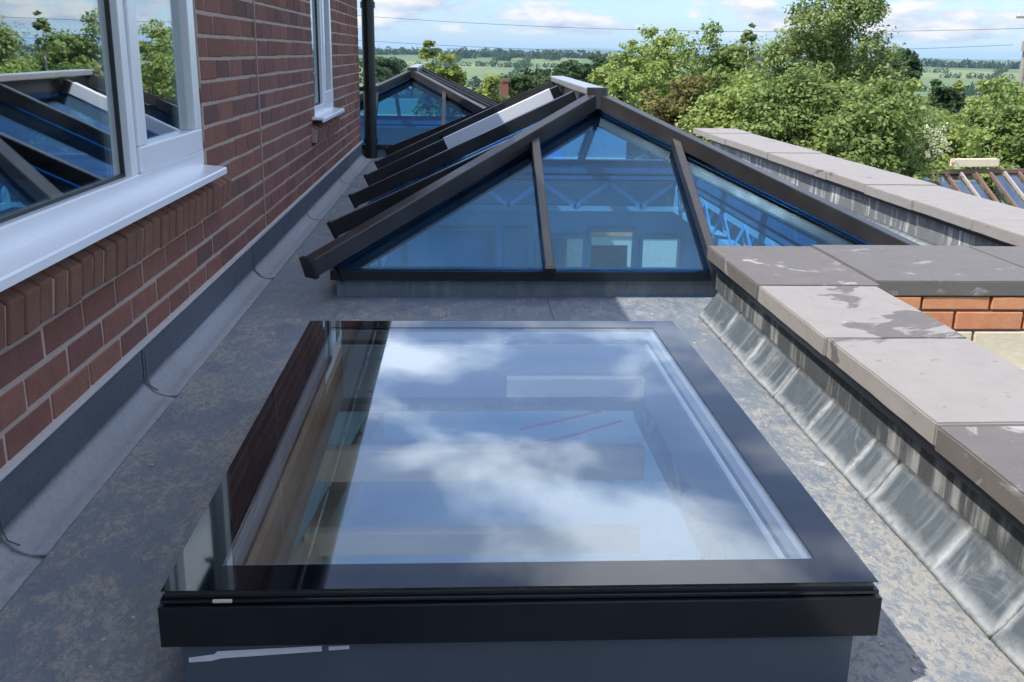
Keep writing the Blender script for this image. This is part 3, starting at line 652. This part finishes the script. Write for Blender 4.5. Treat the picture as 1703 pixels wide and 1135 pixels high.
# ------------------------------------------------------------------ roof lanterns
def make_lantern(ox, oy, label_, group, rich=True):
    T = Vector((ox, oy, 0)); root = thing('roof_lantern', label_, 'roof lantern', (ox+.67, oy+5.9, RZ), group)
    X0, X1, YF, YB = LX0, LX1, LY0, LY1; xc = (X0+X1)/2; hw = (X1-X0)/2; ya, yb = YF+hw, YB-hw; ze, za = -.805, -.255
    P = lambda x, y, z: Vector((x, y, z))+T
    def bx(name, mat, *a, bevel=0):
        m_ = MB(); m_.box(a[0]+ox, a[1]+ox, a[2]+oy, a[3]+oy, a[4], a[5], bevel); return m_.build(name, mat, root)
    r = MB(); x0, x1, y0, y1 = X0+.02+ox, X1-.02+ox, YF+.06+oy, YB-.02+oy; wd = .06
    for q in ((x0, x1, y0, y0+wd), (x0, x1, y1-wd, y1), (x0, x0+wd, y0+wd, y1-wd), (x1-wd, x1, y0+wd, y1-wd)): r.box(*q, RZ-.02, -.862)
    r.build('kerb', CURB, root)
    r = MB(); x0, x1, y0, y1 = X0+ox, X1+ox, YF+.03+oy, YB+oy; wd = .09
    for q in ((x0, x1, y0, y0+wd), (x0, x1, y1-wd, y1), (x0, x0+wd, y0+wd, y1-wd), (x1-wd, x1, y0+wd, y1-wd)): r.box(*q, -.860, -.822, .003)
    r.build('cill', LAMD, root)
    # panes
    jx = [X0+.846, X1-.846]; slope = (za-ze)/hw
    zpl = lambda d: ze+slope*d
    G = MB
    def pane(pts):
        m_ = MB(); n = len(pts); low_ = [Vector(p)-Vector((0, 0, .006)) for p in pts]
        m_.poly([*pts, *low_], [tuple(range(n)), tuple(range(2*n-1, n-1, -1))]+[(i, n+i, n+(i+1) % n, (i+1) % n) for i in range(n)]); m_.build('glass_pane', GLASS_LAN, root)
    hA, hB = YF+.846, YB-.846
    for s in (0, 1):
        yE, yM, yA = (YF, hA, ya) if s == 0 else (YB, hB, yb)
        pane([P(X0, yE, ze), P(jx[0], yE, ze), P(jx[0], yM, zpl(.846))])
        pane([P(jx[0], yE, ze), P(jx[1], yE, ze), P(jx[1], yM, zpl(.846)), P(xc, yA, za), P(jx[0], yM, zpl(.846))])
        pane([P(jx[1], yE, ze), P(X1, yE, ze), P(jx[1], yM, zpl(.846))])
    side = [YF, hA, 5.52, 6.43, hB, YB]
    for X, sg in ((X0, 1), (X1, -1)):
        def top(y):
            if y <= hA+1e-6: return P(X+sg*.846, y, zpl(.846))
            if y >= hB-1e-6: return P(X+sg*.846, y, zpl(.846))
            return P(xc, y, za)
        pane([P(X, YF, ze), P(X, hA, ze), top(hA)])
        pane([P(X, hA, ze), P(X, side[2], ze), top(side[2]), P(xc, ya, za), top(hA)])
        pane([P(X, side[2], ze), P(X, side[3], ze), top(side[3]), top(side[2])])
        pane([P(X, side[3], ze), P(X, hB, ze), top(hB), P(xc, yb, za), top(side[3])])
        pane([P(X, hB, ze), P(X, YB, ze), top(hB)])
    # bars: cap above the glass, lighter web below it
    def bar(name, a, b_, upv, wdt=.055, h=.062, ext=.09, mat=LAMB, dark=True):
        a = Vector(a); b_ = Vector(b_); d = (b_-a).normalized(); a2 = a-d*ext
        m_ = MB(); m_.bar(a2, b_, wdt, h, upv, .004); o = m_.build(name, mat, root)
        c = MB(); c.bar(a2-d*.004, a2+d*.016, wdt+.006, h+.012, upv, .002, .006); c.build('end_cap', BLACKP, o)
        w_ = MB(); w_.bar(a+d*.03, b_, wdt*.55, .07, upv, 0, .082); w_.build('rafter', LAMD, o); return o
    for (x, y, sx, sy) in ((X0, YF, 1, 1), (X1, YF, -1, 1), (X0, YB, 1, -1), (X1, YB, -1, -1)):
        yA = ya if sy > 0 else yb
        bar('hip_bar', P(x, y, ze+.008), P(xc, yA, za+.008), (0, 0, 1), .062, .070, .09)
    nf = Vector((0, -slope, 1)).normalized(); nb = Vector((0, slope, 1)).normalized()
    for x in jx:
        bar('glazing_bar', P(x, YF, ze+.004), P(x, hA, zpl(.846)+.004), nf, .036, .046, .07); bar('glazing_bar', P(x, YB, ze+.004), P(x, hB, zpl(.846)+.004), nb, .036, .046, .07)
    for X, sg in ((X0, 1), (X1, -1)):
        nn = Vector((-sg*slope, 0, 1)).normalized()
        for y in side[1:-1]:
            tz = P(X+sg*.846, y, zpl(.846)+.004) if y in (hA, hB) else P(xc-sg*.02, y, za-.004)
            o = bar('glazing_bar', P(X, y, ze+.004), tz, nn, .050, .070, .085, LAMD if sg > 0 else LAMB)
            if rich and sg > 0 and y == 6.43:
                a = P(X+.43, y, zpl(.43)+.004); m_ = MB(); m_.bar(a, P(X+1.1, y, zpl(1.1)+.004), .056, .075, nn, .003); m_.build('protective_film', FILM, o)
    m_ = MB(); m_.bar(P(xc, ya-.03, za+.060), P(xc, yb+.03, za+.070), .095, .036, (0, 0, 1), .006); m_.build('ridge_cap', RIDGE, root)
    m_ = MB(); m_.bar(P(xc, ya, za-.06), P(xc, yb, za-.06), .05, .12, (0, 0, 1)); m_.build('ridge_beam', LAMD, root)
    for yy, s in ((ya, 1), (yb, -1)):
        m_ = MB(); m_.tube([P(xc, yy-.01*s, za+.0), P(xc, yy-.01*s, za+.098)], .052, 12); m_.build('boss_cap', LAMB, root)
    return root
make_lantern(0, 0, 'large hipped glass roof lantern with blue tinted panes behind the flat skylight', 'hipped roof lanterns on the flat roof')
make_lantern(-1.14, 5.35, 'second blue glass roof lantern in the distance beyond the black pipe', 'hipped roof lanterns on the flat roof', False)

# ------------------------------------------------------------------ rooms below the glass
rt_ = thing('extension_room', 'unfinished timber framed room seen below the skylight and lantern glass', 'room', (.6, 5, GZ+.1))
FZ = GZ+.25
MB().box(-.86, 2.34, -2.5, 14, FZ-.1, FZ).build('floor', SCREED, rt_)
MB().box(-1.6, 2.34, 13.95, 14, FZ, -.99).build('wall', BLOCK, rt_); MB().box(.94, 1.0, 9.01, 14, GZ, -.985).build('wall', BLOCK, rt_); MB().box(-.55, .34, 8.75, 8.78, FZ, -1.3).build('plasterboard', BOARD, rt_); MB().box(-1.66, -1.6, 9.0, 14, FZ, -.99).build('wall', BOARD, rt_); MB().box(-.862, -.78, -2.5, 8.9, FZ, -.99).build('wall', BLOCK, rt_)
MB().box(.90, .962, -2.5, 2.9, FZ, -.99).build('wall', CREAM, rt_); MB().box(.90, 2.30, 2.93, 2.962, FZ, -.99).build('wall', BOARD, rt_)
MB().box(2.26, 2.342, 3.0, 9, FZ, -.99).build('wall', BOARD, rt_)
pwm = MB(); yw = 8.55
ops = [(.42, .62, -2.35, -1.50), (.70, 1.10, -2.35, -1.56), (1.16, 1.54, -2.3, -1.50), (1.62, 1.95, -2.35, -1.56), (-.45, .30, -2.35, -1.5)]
xs = sorted([-.78, 2.26]+[v for o_ in ops for v in o_[:2]])
for a, b_ in zip(xs, xs[1:]):
    h = [o_ for o_ in ops if o_[0] <= (a+b_)/2 <= o_[1]]
    if h: pwm.box(a, b_, yw, yw+.1, h[0][3], -.99); pwm.box(a, b_, yw, yw+.1, FZ, h[0][2])
    else: pwm.box(a, b_, yw, yw+.1, FZ, -.99)
pwm.build('partition_wall', BOARD, rt_)
for k, (x0, x1, z0, z1) in enumerate(ops):
    w_ = MB(); w_.box(x0-.02, x1+.02, yw-.02, yw-.001, z1, z1+.035); w_.box(x0-.02, x1+.02, yw-.02, yw-.001, z0-.035, z0)
    w_.box(x0-.03, x0, yw-.02, yw-.001, z0, z1); w_.box(x1, x1+.03, yw-.02, yw-.001, z0, z1); w_.build('opening_lining', TIMBER, rt_)
for a, b_ in ((3.0, 3.5), (8.62, 9.2)):
    pass
# shaft linings below kerbs
GREYL = simple('grey_lining', (.30, .35, .40), .7, .12, 5)
MB().box(SX0+.085, SX0+.097, SY0+.085, SY1-.085, -.925, -.775).build('shaft_lining', DTIMB, rt_)
for q in ((SX1-.097, SX1-.085, SY0+.085, SY1-.085), (SX0+.098, SX1-.098, SY1-.097, SY1-.085), (SX0+.098, SX1-.098, SY0+.085, SY0+.097)): MB().box(*q, -.925, -.775).build('shaft_lining', GREYL, rt_)
# plasterboard sheets and stuff leaning in the room
MB().box(-.66, -.64, 1.0, 3.28, FZ, -1.0).build('wall_lining', DTIMB, rt_)
for k, (x0, y0, w_, h, mt, lab) in enumerate(((.40, 9.6, .6, 1.9, BOARD, 'white board leaning in the far room behind the leftmost opening'), (1.17, 8.8, .36, 1.78, ORANGE, 'rust coloured board standing in the far room behind the third opening'))):
    o = MB().box(x0, x0+w_, y0, y0+.02, FZ, FZ+h).build('board', mt, None); tag(o, lab, 'board')
def web_joist(x0, y0, x1, y1, zt, label_, h=.25, group='metal web joists'):
    root = thing('web_joist', label_, 'joist', ((x0+x1)/2, (y0+y1)/2, zt-h), group)
    a = Vector((x0, y0, 0)); b_ = Vector((x1, y1, 0)); L = (b_-a).length; d = (b_-a)/L; sd = Vector((-d.y, d.x, 0))
    for z in (zt-.045, zt-h):
        m_ = MB(); m_.bar(a+Vector((0, 0, z)), b_+Vector((0, 0, z)), .09, .045); m_.build('chord', TIMBER, root)
    n = max(2, int(L/.26)); st = L/n
    for i in range(n):
        p, q = a+d*(i*st), a+d*((i+1)*st); z0, z1 = (zt-h+.02, zt-.03) if i % 2 else (zt-.03, zt-h+.02)
        for s in (-1, 1):
            m_ = MB(); m_.bar(p+sd*s*.048+Vector((0, 0, z0)), q+sd*s*.048+Vector((0, 0, z1)), .004, .032, (0, 0, 1)); m_.build('web', GALV, root)
    for e in (a+d*.03, b_-d*.03):
        m_ = MB(); m_.bar(e+Vector((0, 0, zt-h+.045)), e+Vector((0, 0, zt-.045)), .06, .045, tuple(sd)); m_.build('end_block', TIMBER, root)
    return root
web_joist(-.42, 8.15, 1.78, 8.15, -1.0, 'metal web joist across the far end of the lantern opening')
web_joist(1.82, 3.9, 1.82, 8.1, -1.0, 'metal web joist along the right side of the lantern opening')
web_joist(-.50, 3.9, -.50, 8.1, -1.0, 'metal web joist along the left side of the lantern opening')
web_joist(.665, -1.5, .665, 3.28, -.985, 'metal web joist along the right side under the flat skylight')
web_joist(-.52, -1.5, -.52, 3.3, -1.02, 'metal web joist along the left side under the flat skylight')
def beam(a, b_, w_, h, mt, label_):
    m_ = MB(); m_.bar(a, b_, w_, h, (0, 0, 1), .003); o = m_.build('timber_beam', mt, None); tag(o, label_, 'beam', 'timber beams in the room')
beam((-.45, 2.64, -1.185), (.535, 2.64, -1.185), .05, .095, CREAM, 'middle pale timber beam across the room below the skylight')
beam((.13, 2.585, -.915), (.525, 2.585, -.915), .03, .055, CREAM, 'topmost pale timber beam across the far side below the skylight')
beam((.515, 2.60, -1.46), (.515, 2.60, -1.05), .045, .06, GALV, 'grey upright post at the right end of the beams below the skylight')
beam((-.45, 2.64, -1.42), (.535, 2.64, -1.42), .05, .07, CREAM, 'lowest pale timber beam across the room below the skylight')
beam((-.70, 1.1, -1.7), (-.30, 3.4, -1.35), .06, .09, TIMBER, 'slanting timber brace beside the left wall below the skylight')
cb = MB(); cb.tube([(.17, 2.60, -1.075), (.24, 2.60, -1.058), (.33, 2.60, -1.035), (.46, 2.60, -.995)], .004, 8); cb.tube([(.17, 2.60, -1.02), (.30, 2.60, -.99), (.40, 2.60, -.965)], .004, 8); tag(cb.build('red_cable', RED, None), 'thin red cable stretched below the far edge of the flat skylight', 'cable')
# room behind the first-floor window: insulation quilts by the glass
def quilt(c, rad, label_, seed):
    bm = bmesh.new(); bmesh.ops.create_icosphere(bm, subdivisions=4, radius=1)
    for v in bm.verts:
        n_ = 1+.22*wob(v.co.x*2+seed, v.co.y*2, v.co.z*2)+.10*wob(v.co.x*6, v.co.y*6+seed, v.co.z*6); v.co = Vector((v.co.x*rad[0]*n_+c[0], v.co.y*rad[1]*n_+c[1], v.co.z*rad[2]*n_+c[2]))
    me = bpy.data.meshes.new('insulation_quilt'); bm.to_mesh(me); bm.free()
    for f_ in me.polygons: f_.use_smooth = True
    tag(link('insulation_quilt', me, QUILT), label_, 'insulation')
quilt((-1.36, 1.95, -.44), (.16, .40, .12), 'yellow green insulation quilt bundled inside the near window', 1)
quilt((-1.40, 2.62, -.47), (.13, .22, .10), 'smaller insulation bundle beside the window mullion inside', 5)
MB().box(-1.75, XI+.01, W1[0], W1[1], -.60, -.55).build('window_board', WHITE, house)

# ------------------------------------------------------------------ vegetation
def at(px, py, dist):
    """world point seen at pixel (px,py) of the 1703 px photograph at horizontal distance dist"""
    d = r2*(px-851.5)/FPX-u2*(py-567.5)/FPX+fwd; k = dist/math.hypot(d.x, d.y); return Vector(d)*k
def tree(name, label_, cat, px, py_top, dist, width_px, mat, n, size, hcrown=.8, group=None, nl=9, trunk=BARK, airy=0, seed=0, thin=False, rad=None):
    n = int(n*2.3); size *= .78
    top = at(px, py_top, dist); x, y = top.x, top.y; h = top.z-ground_z(x, y); gz = ground_z(x, y); rw = width_px/FPX*dist/2
    root = thing(name, label_, cat, (x, y, gz), group); ch = h*hcrown; cz = gz+h-ch*.5
    lb = lobes((x, y, cz), (rw*1.1, rw*1.1, ch*.5), nl, seed)
    if thin:
        lb = []
        rg = np.random.default_rng(seed)
        for i in range(nl):
            t = (i+.5)/nl; ww = rw*(.28+.95*(1-t)**.75); lb.append((np.array([x+rg.normal()*ww*.35, y+rg.normal()*ww*.35, gz+h*(1-hcrown)+ch*t*.97]), np.array([ww*.7, ww*.7, ch/nl*1.1])))
            for q in range(2): a_ = rg.uniform(0, 6.28); lb.append((np.array([x+math.cos(a_)*ww*.75, y+math.sin(a_)*ww*.75, gz+h*(1-hcrown)+ch*t]), np.array([ww*.38, ww*.38, ch/nl*.8])))
    zt_ = sorted((c_[2]+r_[2]*.8 for c_, r_ in lb), reverse=True)[:2]; dz = top.z-sum(zt_)/2
    if not thin: lb = [(c_+np.array([0, 0, dz]), r_*1.12) for c_, r_ in lb]
    me = crown_mesh('crown', lb, n, size, seed, airy); me.transform(Matrix.Translation((-x, -y, -gz))); link('crown', me, mat, root)
    t = MB(); rr = max(.03, h*.018); t.tube([(x, y, gz-.05), (x+.02*h, y, gz+h*.35), (x-.01*h, y+.01*h, gz+h*.65), (x, y, gz+h*.93)], rr, 8, rr*.2)
    rg = random.Random(seed)
    for c_, r_ in lb[:10]:
        z0 = gz+h*rg.uniform(.2, .5); t.tube([(x, y, z0), ((x+c_[0])/2, (y+c_[1])/2, (z0+c_[2])/2-.03*h), tuple(c_)], rr*.4, 5, rr*.1)
    t.build('trunk', trunk, root); return root
GT = 'trees and bushes beyond the roof'
tree('birch_tree', 'tallest airy green tree standing above all others right of the lantern', 'tree', 1395, -30, 16, 330, L_FEA, 60000, .036, .88, None, 17, PALEBARK, 1.0, 3, True)
tree('birch_tree', 'slender sapling top poking up just left of the tallest tree', 'tree', 1247, 55, 17, 60, L_MID, 2600, .04, .55, GT, 6, PALEBARK, .9, 4, True)
specs = [
 ('bush', 'pale green bushy tree directly above the right slope of the lantern', 1052, 92, 20, 150, L_PALE, 11000, .055, 11),
 ('bush', 'leafy pale tree with a feathery top left of the slender sapling', 1100, 70, 23, 110, L_PALE, 8000, .055, 12),
 ('bush', 'mid green rounded tree between the feathery tree and the sapling', 1190, 78, 19, 170, L_MID, 13000, .055, 13),
 ('bush', 'reddish tinged bush in the middle of the green mass above the lantern', 1128, 150, 15, 130, L_RED, 8000, .045, 14),
 ('bush', 'yellow green bush low against the far parapet coping', 1215, 140, 13.5, 190, L_PALE, 14000, .045, 15),
 ('bush', 'dark leafy bush at the foot of the tallest tree by the coping', 1330, 150, 12.5, 230, L_MID, 16000, .042, 16),
 ('bush', 'dense green bush right of the foot of the tallest tree', 1450, 165, 13, 210, L_MID, 15000, .042, 17),
 ('bush', 'bright bush with cream blossom above the old greenhouse', 1560, 200, 17, 170, L_PALE, 12000, .045, 18),
 ('bush', 'tangled bush at the right edge above the old greenhouse', 1672, 172, 18.5, 170, L_MID, 13000, .05, 19),
 ('bush', 'low green bush at the left end of the old greenhouse', 1497, 225, 14.5, 90, L_MID, 7000, .045, 20),
 ('tree', 'dark round tree showing behind the right shoulder of the tallest tree', 1490, 90, 48, 110, L_DARK, 7000, .12, 21),
 ('bush', 'nearly black evergreen bush below the yellow flowering shrub', 1563, 150, 26, 70, L_DARK, 5000, .07, 22),
 ('bush', 'yellow flowering shrub above the nearly black bush', 1592, 140, 30, 26, L_YEL, 1400, .08, 23),
 ('bush', 'hedge like green bush left of the yellow flowering shrub', 1480, 140, 24, 130, L_PALE, 8000, .07, 24),
 ('bush', 'green bush right of the yellow flowering shrub below the pole', 1660, 142, 27, 130, L_PALE, 8000, .07, 25),
 ('bush', 'yellow leafed tall shrub just right of the far lantern apex', 712, 103, 15.5, 46, L_YEL, 1500, .06, 26),
 ('bush', 'yellow leafed shrub between the two lanterns upper branch', 752, 122, 15, 70, L_YEL, 2600, .06, 27),
 ('bush', 'yellow leafed shrub nearest to the large lantern left slope', 800, 145, 14.5, 90, L_YEL, 3200, .06, 28),
 ('tree', 'dark dense tree left of the lantern ridge end', 958, 107, 75, 90, L_DARK, 5000, .16, 29),
 ('tree', 'dark rounded tree left of the brick chimney', 888, 122, 60, 110, L_DARK, 5000, .14, 30),
 ('tree', 'low dark tree far behind the second lantern', 645, 96, 170, 90, L_DARK, 4000, .3, 31),
 ('tree', 'dark tree behind the slender sapling on the far slope', 1010, 100, 90, 80, L_DARK, 4000, .2, 32),
 ('bush', 'bushy green growth right of the lantern apex nearest the ridge', 1020, 128, 17, 90, L_PALE, 6000, .05, 33),
]
for nm, lab, px, py, dist, wpx, mt, n, s, sd in specs:
    tree(nm+('_bush' if False else ''), lab, 'tree' if nm == 'tree' else 'bush', px, py, dist, wpx, mt, n, s, .97 if nm == 'bush' else .85, GT, 12, BARK, .3, sd)
fl = []
for i in range(26):
    c_ = at(random.gauss(1548, 22), random.gauss(224, 7) if i % 3 else random.gauss(245, 6), 13.2); fl.append(np.array(c_)+rng.normal(size=(14, 3))*.03)
fl = np.concatenate(fl); flo = link('blossom', leaf_mesh('blossom', fl, np.full(len(fl), .018)), L_CREAM); tag(flo, 'cream blossom clusters on the bush above the greenhouse', 'blossom', kind='stuff')
# undergrowth filling between the bushes
P_ = []
for i in range(60000):
    d_ = rng.uniform(11, 34); a_ = rng.uniform(-.14, .62); x, y = d_*math.sin(a_), d_*math.cos(a_)
    if (x < 14 and y < 13.4) or (x < 1.15 and y < 14.3): continue
    hmax = 1.6 if a_ > .06 else 1.1; P_.append((x, y, GZ+hmax*rng.random()**.7*(.6+.6*abs(wob(x, y, 0, .5)))))
tag(link('undergrowth', leaf_mesh('undergrowth', np.array(P_), rng.uniform(.05, .10, len(P_))), L_MID), 'leafy undergrowth between the bushes beyond the roof', 'undergrowth', kind='stuff')

gw = thing('garden_wall', 'pale garden wall outside seen through the openings under the lantern', 'wall', (2.6, 11.5, GZ))
MB().box(1.02, 4.4, 11.4, 11.6, GZ, -2.05).build('wall', BLOCK, gw); MB().box(1.0, 4.4, 11.38, 11.62, -2.049, -1.85).build('brick_capping', ORANGE, gw)

# ------------------------------------------------------------------ old greenhouse, chimney house, pole and wires
gh = thing('greenhouse', 'old glass greenhouse roof with rusty and white glazing bars at the right edge', 'greenhouse', (7.6, 11, GZ))
A = Vector(at(1524, 270, 13.2)); B = Vector(at(1790, 268, 14.6)); zr = -1.36
A.z = B.z = zr; dv = (B-A).normalized(); nv = Vector((dv.y, -dv.x, 0))      # towards the camera
E0 = A+nv*2.0+Vector((0, 0, -1.25)); E1 = B+nv*2.0+Vector((0, 0, -1.25)); nrm = (E0-A).cross(dv).normalized()
if nrm.z < 0: nrm = -nrm
m_ = MB(); m_.bar(A, B, .05, .05); m_.build('ridge_bar', RUST, gh); m_ = MB(); m_.bar(E0, E1, .05, .05); m_.build('eaves_bar', RUST, gh)
nb_ = 11; L = (B-A).length
for i in range(nb_+1):
    p = A+dv*(L*i/nb_); q = E0+dv*(L*i/nb_); m_ = MB(); m_.bar(p, q, .032, .035, tuple(nrm)); m_.build('glazing_bar', RUST if i % 3 else OLDW, gh)
    if i < nb_ and i not in (4, 8):
        for s0, s1 in ((0, .32), (.33, .66), (.67, 1)):
            if (i, s0) in ((6, .33), (2, .67)): continue
            a_, b_ = p+(q-p)*s0+dv*.03, p+(q-p)*s1+dv*.03; w_ = dv*(L/nb_-.06)
            m_ = MB(); m_.poly([a_, a_+w_, b_+w_, b_, a_-nrm*.006, a_+w_-nrm*.006, b_+w_-nrm*.006, b_-nrm*.006], [(0, 1, 2, 3), (7, 6, 5, 4), (0, 4, 5, 1), (1, 5, 6, 2), (2, 6, 7, 3), (3, 7, 4, 0)]); m_.build('pane', GLASS_GH, gh)
for i in range(4):
    p = A+dv*(L*(i*.3+.02)); q = E0+dv*(L*(i*.3+.22)); m_ = MB(); m_.bar(p-nrm*.12, q-nrm*.12, .03, .03, tuple(nrm)); m_.build('brace', RUST, gh)
    p = A+dv*(L*(i*.3+.24)); q = E0+dv*(L*(i*.3+.05)); m_ = MB(); m_.bar(p-nrm*.2, q-nrm*.2, .03, .03, tuple(nrm)); m_.build('brace', OLDW if i % 2 else RUST, gh)
for p in (A, B, E0, E1): m_ = MB(); m_.tube([(p.x, p.y, GZ-.05), (p.x, p.y, p.z)], .05, 8); m_.build('post', RUST, gh)
for p, q in ((A, B), (E0, E1)):
    m_ = MB(); m_.bar(Vector((p.x, p.y, GZ)), Vector((q.x, q.y, GZ)), .12, .55); m_.build('base_wall', DARKIN, gh)
pk = MB(); pk.bar(A+dv*.5+Vector((0, 0, .09)), A+dv*1.12+Vector((0, 0, .09)), .10, .09); tag(pk.build('plank', TIMBER, None), 'pale plank lying on the greenhouse ridge', 'plank')
cp = at(842, 136, 38); hz = ground_z(cp.x, cp.y)
hh = thing('far_house', 'small far house with a red brick chimney between the yellow shrubs and dark trees', 'house', (cp.x, cp.y+2, hz))
MB().box(cp.x-2.2, cp.x+2.2, cp.y-.2, cp.y+4, hz, -3.2).build('wall', BRICK, hh)
rr_ = MB(); rr_.poly([(cp.x-2.4, cp.y-.4, -3.2), (cp.x+2.4, cp.y-.4, -3.2), (cp.x+2.4, cp.y+4.2, -3.2), (cp.x-2.4, cp.y+4.2, -3.2), (cp.x-1.9, cp.y+1.9, -1.9), (cp.x+1.9, cp.y+1.9, -1.9)], [(0, 1, 5, 4), (2, 3, 4, 5), (1, 2, 5), (3, 0, 4), (0, 3, 2, 1)])
rfo = rr_.build('roof', TILE, hh)
ck = MB(); ck.box(cp.x-.17, cp.x+.17, cp.y+1.7, cp.y+2.05, -2.0, cp.z-.05); ck.box(cp.x-.21, cp.x+.21, cp.y+1.66, cp.y+2.09, cp.z-.05, cp.z+.05); ck.build('chimney', BRICK, rfo)
def pole(px, py, dist, label_, z_top):
    b_ = at(px, py, dist); gz = ground_z(b_.x, b_.y); root = thing('telegraph_pole', label_, 'pole', (b_.x, b_.y, gz), 'telegraph poles')
    m_ = MB(); m_.tube([(b_.x, b_.y, gz-.3), (b_.x+.1, b_.y, z_top)], .15, 10, .10); m_.build('post', POLE, root)
    m_ = MB(); m_.bar((b_.x-.65, b_.y-.12, z_top-.5), (b_.x+.65, b_.y-.12, z_top-.5), .09, .1); m_.build('crossarm', POLE, root)
    for s in (-.55, 0, .55):
        m_ = MB(); m_.tube([(b_.x+s, b_.y-.12, z_top-.4), (b_.x+s, b_.y-.12, z_top-.25)], .04, 8); m_.build('insulator', WHITE, root)
    m_ = MB(); m_.box(b_.x-.2, b_.x+.2, b_.y-.35, b_.y-.1, z_top-1.9, z_top-1.45); m_.build('junction_box', POLE, root)
    return Vector((b_.x, b_.y, z_top-.28))
p1 = pole(1693, 150, 52, 'tall leaning telegraph pole at the right edge above the bushes', 2.3)
p2 = pole(150, 30, 60, 'telegraph pole hidden behind the brick house', 3.2)
for k, (o1, o2, sag) in enumerate(((Vector((.55, 0, -.6)), Vector((.5, 0, .0)), .9), (Vector((-.55, 0, -1.35)), Vector((-.5, 0, -1.2)), 1.0))):
    a_, b_ = p1+o1, p2+o2; pts = [a_+(b_-a_)*t-Vector((0, 0, sag*4*t*(1-t))) for t in np.linspace(0, 1, 40)]
    m_ = MB(); m_.tube(pts, .009, 5); tag(m_.build('overhead_wire', BLACKP, None), ('upper', 'lower')[k]+' overhead wire crossing the sky from the right pole', 'wire')

# ------------------------------------------------------------------ air
hz_ = MB(); hz_.box(-15000, 15000, -15000, 15000, -160, 84); ho = hz_.build('haze', None, None)
hm = bpy.data.materials.new('haze_air'); hm.use_nodes = True; hn = hm.node_tree.nodes; hn.remove(hn['Principled BSDF'])
vol = hn.new('ShaderNodeVolumePrincipled'); vol.inputs['Color'].default_value = (.50, .74, 1, 1); vol.inputs['Density'].default_value = 0.8e-4; vol.inputs['Anisotropy'].default_value = .0
hm.node_tree.links.new(vol.outputs[0], hn['Material Output'].inputs['Volume']); ho.data.materials.append(hm)
tag(ho, 'thin blue haze over the far fields and hills', 'haze', kind='stuff')
